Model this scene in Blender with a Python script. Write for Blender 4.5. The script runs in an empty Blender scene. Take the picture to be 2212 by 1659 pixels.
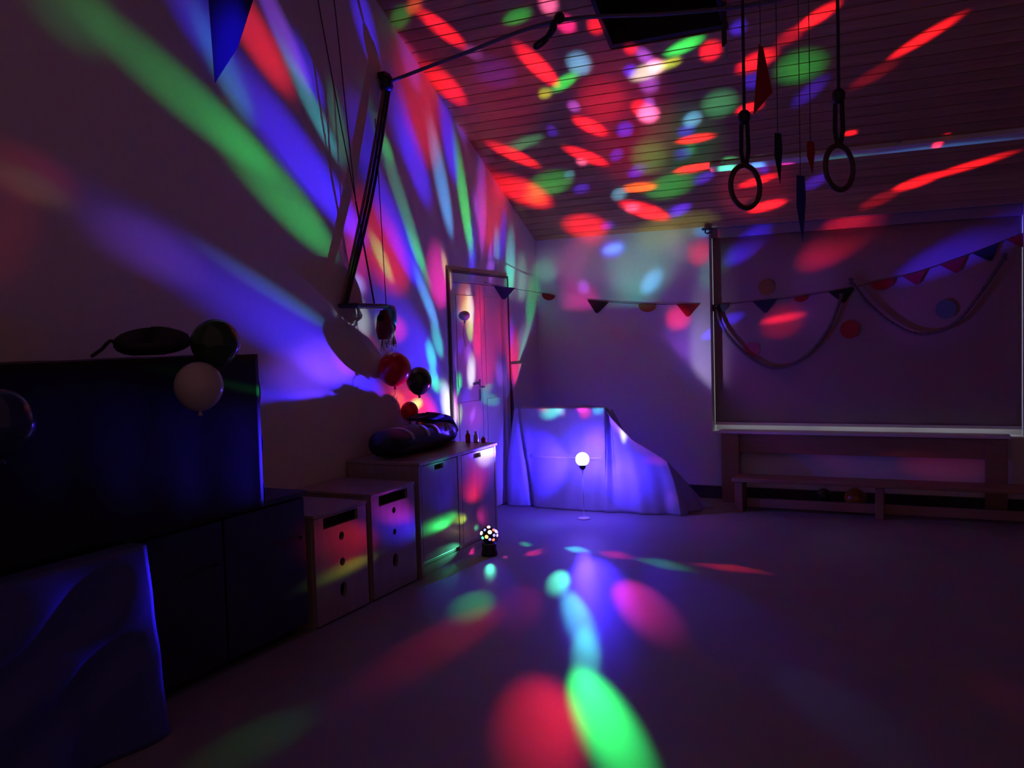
import bpy, bmesh, math, random
from mathutils import Vector, Matrix
random.seed(7)
sc = bpy.context.scene
COL = sc.collection

# ------------------------------------------------------------------ camera, world, exposure
cam_d = bpy.data.cameras.new('camera'); cam = bpy.data.objects.new('camera', cam_d); COL.objects.link(cam)
cam_d.sensor_fit = 'HORIZONTAL'; cam_d.sensor_width = 36.0; cam_d.lens = 36.0 * 1900.0 / 2212.0
cam_d.clip_start = 0.05; cam_d.clip_end = 60
def cam_matrix(yaw, pitch, roll, loc):
    cy, sy = math.cos(yaw), math.sin(yaw)
    f = Vector((sy*math.cos(pitch), cy*math.cos(pitch), math.sin(pitch)))
    r0 = Vector((cy, -sy, 0)); u0 = r0.cross(f)
    r = r0*math.cos(roll) + u0*math.sin(roll); u = -r0*math.sin(roll) + u0*math.cos(roll)
    m = Matrix((r, u, -f)).transposed().to_4x4(); m.translation = loc
    return m
cam.matrix_world = cam_matrix(math.radians(-25.54), math.radians(-2.95), math.radians(-1.69), (0, 0, 1.45))
sc.camera = cam
world = bpy.data.worlds.new('world'); sc.world = world; world.use_nodes = True
bg = world.node_tree.nodes['Background']; bg.inputs[0].default_value = (1.0, 0.42, 0.52, 1); bg.inputs[1].default_value = 0.084
sc.view_settings.view_transform = 'Standard'; sc.view_settings.look = 'None'
sc.view_settings.exposure = 0.0; sc.view_settings.gamma = 1.0; sc.view_settings.use_curve_mapping = False

# ------------------------------------------------------------------ measures of the room
XL, YB, XR = -3.374, 7.67, 3.2          # left wall, back wall, right wall
SL = 0.543                              # pitch of the roof (rise per metre towards the viewer)
def zc(y): return 2.367 + SL*(YB - y)   # underside of the boarded ceiling
LAMP = Vector((-2.506, 6.5, 0.478))     # crystal ball party lamp in front of the den
BULB = Vector((-2.69, 5.2, 0.14))       # small disco lamp on the floor

# ------------------------------------------------------------------ helpers
def tag(o, label=None, cat=None, group=None, kind=None):
    if label: o['label'] = label
    if cat: o['category'] = cat
    if group: o['group'] = group
    if kind: o['kind'] = kind
    return o
def empty(name, loc=(0,0,0), label=None, cat=None, group=None, kind=None):
    o = bpy.data.objects.new(name, None); COL.objects.link(o); o.location = loc; o.empty_display_size = .1
    return tag(o, label, cat, group, kind)
def link(name, me, m, parent=None, smooth=False):
    o = bpy.data.objects.new(name, me); COL.objects.link(o)
    if m and not me.materials: me.materials.append(m)
    if smooth:
        for p in me.polygons: p.use_smooth = True
    if parent:
        o.parent = parent
        o.matrix_parent_inverse = Matrix.Translation(parent_world(parent)).inverted()
    return o
def parent_world(o):
    return o.location.copy() if o.type == 'EMPTY' else Vector((0,0,0))   # mesh parts are built in world coordinates
def obj(name, bm, m, parent=None, smooth=False, bevel=0, solid=0, sub=0):
    bmesh.ops.recalc_face_normals(bm, faces=bm.faces)
    me = bpy.data.meshes.new(name); bm.to_mesh(me); bm.free()
    o = link(name, me, m, parent, smooth)
    if solid:
        s = o.modifiers.new('thick', 'SOLIDIFY'); s.thickness = solid; s.offset = 0
    if sub:
        s = o.modifiers.new('sub', 'SUBSURF'); s.levels = sub; s.render_levels = sub
    if bevel:
        s = o.modifiers.new('bevel', 'BEVEL'); s.width = bevel; s.segments = 2; s.limit_method = 'ANGLE'
    return o
def BM(): return bmesh.new()
def box(bm, x0, x1, y0, y1, z0, z1):
    v = [bm.verts.new(p) for p in ((x0,y0,z0),(x1,y0,z0),(x1,y1,z0),(x0,y1,z0),(x0,y0,z1),(x1,y0,z1),(x1,y1,z1),(x0,y1,z1))]
    for f in ((0,3,2,1),(4,5,6,7),(0,1,5,4),(1,2,6,5),(2,3,7,6),(3,0,4,7)): bm.faces.new([v[i] for i in f])
    return bm
def bx(*a): return box(BM(), *a)
def prism(bm, pts, axis, a, b):
    """polygon extruded along an axis; pts are the two other coordinates in order"""
    def mk(p, t): return {'x': (t, p[0], p[1]), 'y': (p[0], t, p[1]), 'z': (p[0], p[1], t)}[axis]
    lo = [bm.verts.new(mk(p, a)) for p in pts]; hi = [bm.verts.new(mk(p, b)) for p in pts]
    n = len(pts)
    bm.faces.new(lo); bm.faces.new(hi[::-1])
    for i in range(n): bm.faces.new((lo[i], hi[i], hi[(i+1)%n], lo[(i+1)%n]))
    return bm
def spline(pts, n=8):
    P = [Vector(p) for p in pts]; out = []
    for i in range(len(P)-1):
        p0 = P[max(i-1,0)]; p1 = P[i]; p2 = P[i+1]; p3 = P[min(i+2,len(P)-1)]
        for k in range(n):
            t = k/n
            out.append(.5*((2*p1)+(-p0+p2)*t+(2*p0-5*p1+4*p2-p3)*t*t+(-p0+3*p1-3*p2+p3)*t**3))
    out.append(P[-1]); return out
def tube(bm, pts, r, n=8, flat=1.0, closed=False):
    P = [Vector(p) for p in pts]; rings = []; N = len(P)
    up = Vector((0,0,1))
    for i, p in enumerate(P):
        a = P[(i-1)%N] if closed else P[max(i-1,0)]; c = P[(i+1)%N] if closed else P[min(i+1,N-1)]
        t = (c-a).normalized()
        if abs(t.z) > .98 : s = t.cross(Vector((0,1,0)))
        else: s = t.cross(up)
        s.normalize(); w = s.cross(t)
        rr = r(i/(N-1)) if callable(r) else r
        rings.append([bm.verts.new(p + s*math.cos(2*math.pi*k/n)*rr + w*math.sin(2*math.pi*k/n)*rr*flat) for k in range(n)])
    M = N if closed else N-1
    for i in range(M):
        A, B2 = rings[i], rings[(i+1)%N]
        for k in range(n): bm.faces.new((A[k], A[(k+1)%n], B2[(k+1)%n], B2[k]))
    if not closed:
        bm.faces.new(rings[0][::-1]); bm.faces.new(rings[-1])
    return bm
def lathe(bm, prof, c, n=20, sx=1, sy=1):
    """prof: (radius, z) from bottom to top about a vertical axis through c"""
    rows = []
    for r, z in prof:
        if r < 1e-5: rows.append([bm.verts.new((c[0], c[1], c[2]+z))])
        else: rows.append([bm.verts.new((c[0]+math.cos(2*math.pi*k/n)*r*sx, c[1]+math.sin(2*math.pi*k/n)*r*sy, c[2]+z)) for k in range(n)])
    for a, b in zip(rows, rows[1:]):
        for k in range(n):
            k2 = (k+1) % n
            if len(a) == 1 and len(b) == 1: continue
            if len(a) == 1: bm.faces.new((a[0], b[k2], b[k]))
            elif len(b) == 1: bm.faces.new((a[k], a[k2], b[0]))
            else: bm.faces.new((a[k], a[k2], b[k2], b[k]))
    for row, fl in ((rows[0], True), (rows[-1], False)):
        if len(row) > 1: bm.faces.new(row[::-1] if fl else row)
    return bm
def grid(bm, fn, nu, nv):
    g = [[bm.verts.new(fn(i/nu, j/nv)) for j in range(nv+1)] for i in range(nu+1)]
    for i in range(nu):
        for j in range(nv): bm.faces.new((g[i][j], g[i+1][j], g[i+1][j+1], g[i][j+1]))
    return bm
def plate(bm, outer, holes, x0, x1):
    """plate in the YZ plane with real holes, thickness x0..x1"""
    edges = []; loops = []
    for lp in [outer] + holes:
        vs = [bm.verts.new((x1, p[0], p[1])) for p in lp]; loops.append(vs)
        for i in range(len(vs)): edges.append(bm.edges.new((vs[i], vs[(i+1)%len(vs)])))
    bmesh.ops.triangle_fill(bm, use_beauty=True, use_dissolve=False, edges=edges)
    fs = list(bm.faces)
    r = bmesh.ops.extrude_face_region(bm, geom=fs)
    bmesh.ops.translate(bm, verts=[v for v in r['geom'] if isinstance(v, bmesh.types.BMVert)], vec=(x0-x1, 0, 0))
    return bm
def circ(y, z, r, n=14, sz=1): return [(y+math.cos(2*math.pi*k/n)*r, z+math.sin(2*math.pi*k/n)*r*sz) for k in range(n)]

# ------------------------------------------------------------------ materials
def mat(name, colour, rough=.6, metal=0, var=.12, scale=6, bump=0, spec=.5, emit=None, emit_s=0, trans=0, stretch=None, rnd=0, coat=0):
    m = bpy.data.materials.new(name); m.use_nodes = True; nt = m.node_tree; N = nt.nodes; K = nt.links
    b = N['Principled BSDF']; b.inputs['Roughness'].default_value = rough; b.inputs['Metallic'].default_value = metal
    b.inputs['Specular IOR Level'].default_value = spec; b.inputs['Coat Weight'].default_value = coat
    tc = N.new('ShaderNodeTexCoord'); mp = N.new('ShaderNodeMapping'); K.new(tc.outputs['Object'], mp.inputs[0])
    if stretch: mp.inputs['Scale'].default_value = stretch
    nz = N.new('ShaderNodeTexNoise'); nz.inputs['Scale'].default_value = scale; nz.inputs['Detail'].default_value = 5
    K.new(mp.outputs[0], nz.inputs['Vector'])
    mr = N.new('ShaderNodeMapRange'); mr.inputs[1].default_value = .25; mr.inputs[2].default_value = .75
    mr.inputs[3].default_value = 1-var; mr.inputs[4].default_value = 1+var; K.new(nz.outputs['Fac'], mr.inputs[0])
    hv = N.new('ShaderNodeHueSaturation'); hv.inputs['Color'].default_value = (*colour, 1)
    if rnd:
        oi = N.new('ShaderNodeObjectInfo'); m2 = N.new('ShaderNodeMapRange'); m2.inputs[3].default_value = 1-rnd; m2.inputs[4].default_value = 1+rnd
        K.new(oi.outputs['Random'], m2.inputs[0]); mm = N.new('ShaderNodeMath'); mm.operation = 'MULTIPLY'
        K.new(mr.outputs[0], mm.inputs[0]); K.new(m2.outputs[0], mm.inputs[1]); K.new(mm.outputs[0], hv.inputs['Value'])
    else: K.new(mr.outputs[0], hv.inputs['Value'])
    K.new(hv.outputs[0], b.inputs['Base Color'])
    if bump:
        bp = N.new('ShaderNodeBump'); bp.inputs['Strength'].default_value = bump; bp.inputs['Distance'].default_value = .01
        K.new(nz.outputs['Fac'], bp.inputs['Height']); K.new(bp.outputs[0], b.inputs['Normal'])
    if emit:
        b.inputs['Emission Color'].default_value = (*emit, 1); b.inputs['Emission Strength'].default_value = emit_s
    if trans:
        t = N.new('ShaderNodeBsdfTranslucent'); K.new(hv.outputs[0], t.inputs['Color']); mx = N.new('ShaderNodeMixShader'); mx.inputs[0].default_value = trans
        K.new(b.outputs[0], mx.inputs[1]); K.new(t.outputs[0], mx.inputs[2]); K.new(mx.outputs[0], N['Material Output'].inputs[0])
    return m
M = dict(
 wall=mat('painted_plaster', (.70,.69,.68), .75, var=.03, scale=30, bump=.05),
 floor=mat('grey_vinyl', (.24,.24,.255), .5, var=.06, scale=3, spec=.3),
 plank=mat('spruce_board', (.44,.25,.12), .55, var=.22, scale=5, stretch=(.6,9,9), rnd=.18, spec=.3),
 gap=mat('ceiling_backing', (.05,.03,.02), .9, spec=.1),
 skirt=mat('dark_skirting', (.025,.022,.022), .6),
 white=mat('white_lacquer', (.72,.72,.73), .35, var=.03),
 steel=mat('brushed_steel', (.55,.55,.57), .35, metal=1, var=.05),
 dark=mat('dark_metal', (.02,.02,.025), .4, spec=.4),
 rubber=mat('black_rubber', (.012,.012,.014), .7),
 blind=mat('mauve_blind_cloth', (.33,.22,.25), .85, var=.06, scale=60),
 glass=mat('night_glass', (.01,.01,.014), .08, var=0), dusk=mat('window_glass_dusk', (.02,.02,.03), .1, var=0, emit=(.80,.88,1.0), emit_s=1.3),
 lining=mat('dark_lining', (.03,.022,.02), .7),
 door=mat('glossy_door_paint', (.66,.60,.58), .25, var=.03),
 frame=mat('dark_door_seal', (.08,.06,.06), .5),
 birch=mat('birch_plywood', (.33,.26,.22), .35, var=.12, scale=4, stretch=(6,6,1)),
 inside_shade=mat('painted_inside_shade', (.04,.03,.03), .8),  # near-black: shade inside the cabinets painted as colour
 beech=mat('beech_wood', (.30,.18,.12), .4, var=.15, scale=4, stretch=(.6,7,7)),
 blackfoil=mat('black_plastic_cloth', (.008,.009,.013), .5, spec=.3, bump=.15, scale=9),
 darkwood=mat('dark_shaded_wood', (.010,.008,.009), .6),  # sideboard's blackness is its shade painted in; also used on the roof sash
 bluecloth=mat('blue_table_cloth', (.06,.07,.30), .7, var=.1, scale=40),
 sheet=mat('thin_white_sheet', (.60,.60,.74), .55, var=.05, scale=12, trans=.5),
 navy=mat('navy_nylon', (.006,.008,.03), .5, bump=.2, scale=20),
 strap=mat('pale_webbing', (.42,.42,.55), .5),
 jacket=mat('dark_cotton', (.02,.018,.03), .9, bump=.3, scale=15),
 hemp=mat('brown_webbing', (.20,.13,.10), .9, var=.2, scale=50),
 cord=mat('dark_cord', (.05,.04,.045), .8),
 paleropes=mat('pale_rope', (.12,.12,.17), .7, var=.15, scale=80),
 ringwood=mat('ring_wood', (.09,.05,.03), .5),
 b_red=mat('red_latex', (.62,.012,.02), .16, trans=.25, var=.03), b_green=mat('dark_green_latex', (.02,.07,.03), .14, var=.03, trans=.1),
 b_white=mat('white_latex', (.62,.58,.55), .2, trans=.2, var=.03), b_blue=mat('dark_blue_latex', (.015,.025,.12), .14, var=.03),
 b_orange=mat('orange_latex', (.40,.15,.02), .25, var=.03), b_pale=mat('pale_blue_latex', (.45,.55,.6), .25, var=.03, trans=.2),
 f_blue=mat('blue_felt', (.05,.05,.30), .9, trans=.35), f_blue_shade=mat('shaded_blue_felt', (.012,.016,.06), .9), f_red=mat('red_felt', (.36,.010,.012), .9, trans=.1), f_green=mat('dark_green_felt', (.008,.022,.014), .9),  # darkest blue has the backlit bunting's shade in its colour
 f_orange=mat('orange_felt', (.35,.13,.03), .9), f_grey=mat('slate_felt', (.06,.07,.09), .9),
 paper_pink=mat('pink_paper', (.42,.08,.16), .85), paper_red=mat('red_paper', (.45,.03,.03), .85), paper_blue=mat('blue_paper', (.10,.16,.24), .85), paper_ochre=mat('ochre_paper', (.30,.16,.05), .85),
 crepe=mat('grey_crepe', (.14,.11,.13), .9, var=.3, scale=60),
 tinsel_blue=mat('blue_tinsel', (.08,.40,.60), .3, metal=.4), tinsel_red=mat('dark_red_cloth', (.16,.015,.02), .8), tinsel=mat('silver_tinsel', (.75,.70,.75), .3, metal=.4),
)
def lens(name, c, s): return mat(name, (.3,.3,.3), .2, var=0, emit=c, emit_s=s)

# ------------------------------------------------------------------ the two party lamps: every lens throws one coloured beam
BEAM_COLOURS = {'R': (1, 0.015, 0.035), 'G': (0.03, 1, 0.16), 'B': (0.035, 0.015, 1), 'Cy': (0.05, 0.75, 0.85), 'CB': (0.08, 0.4, 1), 'T': (0.08, 0.8, 0.45), 'M': (1, 0.03, 0.45), 'P': (1, 0.2, 0.8), 'V': (0.3, 0.08, 1), 'W': (0.8, 0.9, 1), 'O': (1, 0.2, 0.02), 'Y': (0.6, 1, 0.05), 'N': (0.6, 0.65, 0.7)}
BEAMS = (
(2,-0.2781,-0.7669,0.5783,0.751,-0.549,-0.367,0.0559,0.722,'G',395.1),
(2,-0.2260,-0.7900,0.5699,0.564,-0.583,-0.585,0.0569,0.377,'G',478.5),
(2,-0.1900,-0.8210,0.5384,0.063,-0.557,-0.828,0.0396,0.231,'G',216.9),
(2,-0.2808,-0.7027,0.6538,0.758,-0.580,-0.297,0.0832,0.477,'B',1439),
(2,-0.2258,-0.7398,0.6338,-0.344,-0.548,-0.762,0.0313,0.480,'T',368.9),
(2,-0.2120,-0.7321,0.6474,0.043,-0.669,-0.742,0.0368,0.345,'B',980.6),
(2,-0.2260,-0.6770,0.7004,0.279,-0.734,-0.620,0.0351,0.623,'R',1657),
(2,-0.2329,-0.6322,0.7390,-0.576,-0.523,-0.629,0.0229,0.942,'V',1178),
(2,-0.2622,-0.6382,0.7239,0.964,-0.215,0.160,0.0309,0.639,'Cy',518.8),
(2,-0.2486,-0.6148,0.7485,-0.133,-0.744,-0.655,0.0216,0.750,'B',1107),
(2,-0.2453,-0.4324,0.8677,-0.041,-0.890,-0.455,0.0305,0.620,'B',1440),
(2,-0.2783,-0.5990,0.7508,-0.389,-0.645,-0.658,0.0416,0.301,'T',197.1),
(2,-0.2909,-0.5373,0.7916,-0.024,-0.823,-0.568,0.0508,0.473,'B',379.8),
(2,-0.3791,-0.4705,0.7968,0.925,-0.196,0.325,0.1056,0.282,'T',171.6),
(2,-0.4153,-0.4705,0.7786,0.800,-0.596,0.067,0.0359,0.744,'G',148.3),
(2,-0.3106,-0.4742,0.8238,0.221,-0.879,-0.423,0.0217,0.557,'G',255.2),
(2,-0.3814,-0.5347,0.7541,0.892,-0.426,0.149,0.0901,0.604,'B',536.1),
(2,-0.3335,-0.3641,0.8696,0.533,-0.834,-0.145,0.0603,0.655,'B',687.5),
(2,-0.3003,-0.3910,0.8700,-0.048,-0.905,-0.423,0.0542,0.571,'B',313.7),
(2,-0.3664,-0.2387,0.8993,0.901,-0.333,0.279,0.0647,0.610,'CB',475.2),
(2,-0.2965,-0.2930,0.9090,0.100,-0.956,-0.275,0.0870,0.527,'R',456.3),
(2,-0.3226,-0.1629,0.9324,0.623,-0.778,0.080,0.0454,0.783,'B',759.2),
(2,-0.3904,-0.0984,0.9154,-0.854,0.410,-0.320,0.0808,0.411,'G',357.1),
(2,-0.3873,0.0326,0.9214,-0.921,-0.063,-0.385,0.0735,0.536,'V',219.5),
(2,-0.4583,-0.0630,0.8865,-0.705,-0.581,-0.406,0.0627,0.543,'B',220.6),
(2,-0.4694,0.1185,0.8750,-0.781,-0.517,-0.349,0.0497,0.690,'V',205.4),
(2,-0.4129,0.2184,0.8842,-0.911,-0.106,-0.399,0.0452,0.750,'B',241.4),
(2,-0.3855,0.1003,0.9173,-0.168,-0.985,0.037,0.1136,0.585,'R',207.7),
(2,-0.4438,0.3073,0.8418,-0.662,0.521,-0.539,0.0712,0.622,'Cy',194.4),
(2,-0.4750,0.3108,0.8233,0.067,-0.920,0.386,0.0643,0.670,'G',99.1),
(2,-0.4554,0.5447,0.7042,-0.553,0.447,-0.703,0.0856,0.582,'G',90),
(2,-0.3788,-0.6119,0.6944,0.157,-0.782,-0.603,0.1025,0.628,'R',297.1),
(2,-0.3817,-0.6286,0.6776,0.860,0.026,0.509,0.0330,0.712,'G',267.4),
(2,-0.3521,-0.7049,0.6157,-0.301,-0.538,-0.788,0.0685,0.354,'M',214.2),
(2,-0.4790,-0.3695,0.7963,-0.205,-0.835,-0.511,0.0934,0.639,'M',232),
(2,-0.4721,-0.3058,0.8268,-0.875,0.048,-0.482,0.0352,0.662,'Y',161.6),
(2,-0.5231,-0.6348,0.5687,0.834,-0.520,0.186,0.1605,0.733,'B',207.8),
(2,-0.4976,-0.4828,0.7206,0.867,-0.309,0.391,0.0749,0.457,'CB',241.4),
(2,-0.5834,-0.4848,0.6516,-0.707,-0.092,-0.701,0.0591,0.705,'Cy',117.7),
(2,-0.5890,-0.5582,0.5844,-0.491,-0.327,-0.807,0.0562,0.651,'G',124.8),
(2,-0.6414,-0.5820,0.4999,-0.484,-0.198,-0.852,0.0590,0.689,'G',96.6),
(2,-0.7545,-0.5180,0.4030,-0.452,-0.035,-0.891,0.1381,0.512,'W',108.8),
(2,-0.6681,-0.5571,0.4933,0.569,-0.810,-0.145,0.0710,0.511,'T',42.7),
(2,-0.5944,-0.7270,0.3437,0.769,-0.639,-0.021,0.1523,0.616,'R',141.6),
(2,-0.5927,-0.7243,0.3524,0.451,-0.661,-0.600,0.0495,0.426,'G',163.3),
(2,-0.5211,-0.7835,0.3385,0.201,-0.498,-0.843,0.0419,0.662,'O',105.1),
(2,-0.6962,-0.5987,0.3961,0.687,-0.716,0.125,0.1187,0.847,'B',50.4),
(2,-0.3455,-0.8624,0.3699,0.937,-0.293,0.192,0.1300,0.462,'B',772.8),
(2,-0.2308,-0.8949,0.3820,0.148,-0.420,-0.895,0.0371,0.568,'V',172.9),
(2,-0.3009,-0.8512,0.4301,0.910,-0.391,-0.136,0.0601,0.278,'CB',156),
(2,-0.3621,-0.8614,0.3561,0.330,-0.476,-0.815,0.0599,0.647,'V',313.2),
(2,-0.3547,-0.8934,0.2758,0.543,-0.437,-0.717,0.1097,0.481,'B',428.4),
(2,-0.3344,-0.8904,0.3089,0.222,-0.393,-0.892,0.0568,0.621,'V',227.4),
(2,-0.4552,-0.6930,0.5591,0.312,-0.712,-0.629,0.0715,0.434,'R',180.3),
(2,-0.4354,-0.7192,0.5415,0.277,-0.679,-0.680,0.0364,0.582,'Y',180.2),
(2,-0.1951,-0.9024,0.3843,0.108,-0.409,-0.906,0.0277,0.337,'R',200.4),
(2,-0.1960,-0.9058,0.3758,0.192,-0.411,-0.891,0.0157,0.487,'T',84.7),
(2,-0.1933,-0.9257,0.3252,0.016,-0.334,-0.942,0.0545,0.124,'R',117.8),
(2,-0.2224,-0.8989,0.3776,0.129,-0.411,-0.902,0.0348,0.462,'V',115.9),
(2,-0.5726,-0.1506,0.8059,-0.180,-0.936,-0.303,0.0879,0.713,'O',113.2),
(2,-0.6966,0.0766,0.7133,-0.690,0.201,-0.695,0.2412,0.774,'R',35.2),
(2,-0.5812,-0.0997,0.8076,-0.808,-0.043,-0.587,0.0548,0.722,'W',173.1),
(2,-0.6324,-0.1253,0.7644,-0.735,-0.213,-0.643,0.0492,0.944,'Y',100.8),
(2,-0.6655,-0.2566,0.7009,-0.254,-0.805,-0.536,0.0484,0.656,'B',72.1),
(2,-0.7016,-0.1731,0.6912,-0.312,-0.797,-0.517,0.0637,0.533,'V',61.5),
(2,-0.7705,-0.1498,0.6196,-0.528,-0.394,-0.752,0.1021,0.615,'W',83.6),
(2,-0.7674,-0.3551,0.5339,-0.193,-0.666,-0.721,0.0828,0.534,'G',75.2),
(2,-0.8393,-0.2452,0.4852,0.074,-0.936,-0.344,0.0902,0.655,'B',32.3),
(2,-0.8457,0.0937,0.5253,-0.142,-0.988,-0.053,0.1167,0.334,'G',14),
(2,-0.7891,-0.4554,0.4123,-0.338,-0.238,-0.910,0.1029,0.492,'P',60.5),
(2,-0.6586,0.4482,0.6044,-0.440,0.422,-0.793,0.1373,0.644,'R',89.2),
(2,-0.6196,0.5583,0.5517,-0.736,-0.168,-0.656,0.1810,0.286,'T',71.4),
(2,-0.6062,0.3883,0.6941,-0.657,0.247,-0.712,0.0599,0.676,'B',95.4),
(2,-0.8476,-0.3927,0.3569,-0.105,-0.536,-0.838,0.0929,0.531,'Y',34.9),
(2,-0.9125,-0.1684,0.3728,0.246,-0.954,0.170,0.2283,0.605,'M',7.8),
(2,-0.6117,0.2971,0.7331,-0.424,0.659,-0.621,0.1320,0.686,'R',37.1),
(2,-0.9116,-0.1760,0.3714,-0.149,-0.701,-0.697,0.0699,0.543,'V',33.6),
(2,-0.5833,0.0093,0.8122,-0.292,-0.935,-0.199,0.0641,0.925,'R',85.6),
(2,-0.0503,0.5538,0.8311,-0.997,0.020,-0.074,0.0605,0.361,'B',272.7),
(2,-0.0490,0.5530,0.8318,-0.995,0.042,-0.086,0.0479,0.242,'CB',273.9),
(2,0.0734,0.5977,0.7983,-0.995,-0.012,0.100,0.1576,0.601,'T',61.5),
(2,0.1324,0.6242,0.7700,-0.908,0.388,-0.159,0.0565,0.575,'CB',174.6),
(2,-0.2419,0.6512,0.7193,-0.952,-0.018,-0.304,0.1015,0.714,'M',69.9),
(2,-0.2090,0.6195,0.7566,-0.977,-0.092,-0.194,0.0315,0.665,'V',129.9),
(2,-0.2422,0.5616,0.7911,-0.821,0.316,-0.476,0.1009,0.459,'M',34.9),
(2,0.3173,0.5439,0.7768,-0.912,-0.050,0.408,0.0476,0.604,'R',191.9),
(2,0.2879,0.6952,0.6586,-0.935,0.056,0.349,0.0657,0.692,'R',137.9),
(2,0.4503,0.7367,0.5044,0.249,0.439,-0.863,0.3590,0.224,'N',19.3),
(2,0.3719,0.7778,0.5067,-0.852,0.069,0.519,0.1984,0.410,'V',9.8),
(2,-0.3608,0.5514,0.7522,-0.889,0.042,-0.457,0.0474,0.709,'T',64.5),
(2,0.3173,0.5053,0.8025,-0.948,0.198,0.250,0.0392,0.313,'CB',239.4),
(2,0.2212,0.5423,0.8105,0.845,0.308,-0.437,0.0684,0.465,'N',38.7),
(2,0.4476,0.5335,0.7176,-0.775,0.632,0.014,0.0650,0.553,'B',870.3),
(2,0.6460,0.4599,0.6092,-0.698,0.678,0.228,0.0729,0.682,'R',398.5),
(2,0.6458,0.4299,0.6310,-0.763,0.382,0.521,0.0482,0.220,'R',443.8),
(2,0.6292,0.5957,0.4993,-0.771,0.559,0.305,0.0585,0.229,'R',625.3),
(2,0.6324,0.6009,0.4888,0.724,-0.236,-0.648,0.0656,0.752,'R',113.7),
(2,0.4712,0.6774,0.5649,-0.843,0.534,0.063,0.0583,0.380,'B',396.9),
(2,0.8023,0.3791,0.4610,-0.475,0.873,0.108,0.0663,0.575,'B',905.6),
(2,0.3795,0.5695,0.7291,0.666,0.378,-0.642,0.0556,0.774,'T',38.2),
(2,0.6660,0.5268,0.5281,0.467,0.258,-0.846,0.1513,0.355,'V',24.1),
(2,0.8256,0.4255,0.3707,0.418,-0.019,-0.908,0.1054,0.545,'V',45.8),
(2,-0.1579,-0.3250,0.9324,-0.463,-0.810,-0.361,0.0405,0.482,'R',1807),
(2,-0.1770,-0.3667,0.9133,0.919,-0.393,0.021,0.0248,0.329,'O',714.3),
(2,-0.2203,-0.3523,0.9096,0.890,-0.454,0.040,0.0325,0.346,'G',280.8),
(2,0.0092,-0.3264,0.9452,0.988,-0.143,-0.059,0.0336,0.328,'G',574.6),
(2,0.0825,-0.3336,0.9391,0.966,-0.203,-0.157,0.0190,0.773,'P',1494),
(2,0.1029,-0.2970,0.9493,0.881,0.469,0.051,0.0199,0.843,'M',1196),
(2,0.1623,-0.2831,0.9453,0.745,0.663,0.071,0.0171,0.987,'R',1050),
(2,-0.1293,-0.2775,0.9520,-0.988,0.121,-0.099,0.0200,0.834,'V',505.9),
(2,-0.2503,-0.2132,0.9444,0.050,-0.977,-0.207,0.0561,0.546,'R',1029),
(2,-0.1107,-0.2280,0.9674,-0.971,0.231,-0.057,0.0522,0.738,'B',216.8),
(2,0.0000,-0.2285,0.9736,-0.410,-0.888,-0.208,0.0582,0.396,'R',1698),
(2,0.0999,-0.2165,0.9712,-0.863,0.466,0.193,0.0297,0.924,'CB',1046),
(2,0.0463,-0.1786,0.9828,-0.915,0.386,0.113,0.0447,0.314,'G',842.4),
(2,-0.0175,-0.1583,0.9872,-0.908,0.417,0.051,0.0223,0.597,'Y',533.2),
(2,0.2537,-0.1665,0.9528,-0.941,0.188,0.283,0.0436,0.427,'W',912.8),
(2,0.2715,-0.1758,0.9462,0.945,0.237,-0.227,0.0171,0.968,'P',1268),
(2,0.2151,-0.1758,0.9606,0.478,-0.839,-0.261,0.0162,1.000,'B',1205),
(2,0.2519,-0.2028,0.9463,0.638,0.770,-0.005,0.0225,0.612,'V',890.4),
(2,0.3315,-0.2036,0.9212,0.903,-0.213,-0.372,0.0398,0.324,'G',1221),
(2,0.3035,-0.1741,0.9368,0.928,-0.168,-0.332,0.0258,0.447,'Y',653.3),
(2,0.3826,-0.1811,0.9060,0.835,0.488,-0.255,0.0214,0.969,'R',1235),
(2,0.2532,-0.1327,0.9583,0.484,-0.840,-0.244,0.0257,0.942,'V',560.9),
(2,0.2253,-0.2272,0.9474,0.886,0.453,-0.102,0.0160,1.000,'R',813.8),
(2,0.2369,-0.0461,0.9704,0.060,-0.996,-0.062,0.0301,0.973,'P',1386),
(2,0.2167,-0.0730,0.9735,0.261,-0.956,-0.130,0.0240,0.924,'R',798.8),
(2,0.2455,-0.0820,0.9659,-0.293,-0.956,-0.007,0.0191,0.759,'V',665.3),
(2,0.0429,-0.1069,0.9933,0.342,-0.933,-0.115,0.0191,0.926,'V',795.1),
(2,-0.0573,-0.0352,0.9977,0.271,-0.962,-0.018,0.0232,0.694,'B',555.3),
(2,0.1618,-0.0029,0.9868,0.564,-0.820,-0.095,0.0310,0.747,'B',816.3),
(2,0.1088,0.0967,0.9893,0.583,-0.812,0.015,0.0311,0.653,'B',575.3),
(2,0.1553,0.1829,0.9708,-0.721,0.693,-0.015,0.0404,0.594,'B',637.1),
(2,-0.0709,0.2439,0.9672,-0.827,0.528,-0.194,0.0404,0.611,'B',489.3),
(2,0.0602,0.2938,0.9540,0.621,-0.760,0.195,0.0439,0.621,'CB',471.2),
(2,0.2528,0.4012,0.8804,-0.795,0.604,-0.047,0.0487,0.631,'B',589.3),
(2,-0.0476,0.4710,0.8808,-0.673,0.637,-0.377,0.0372,0.661,'B',443.1),
(2,0.0654,-0.0328,0.9973,-0.718,-0.695,0.024,0.0528,0.472,'R',1246),
(2,0.1247,-0.1066,0.9865,0.561,-0.813,-0.159,0.0723,0.877,'R',195),
(2,-0.1606,-0.0048,0.9870,-0.951,0.269,-0.153,0.0651,0.287,'T',272.8),
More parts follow.
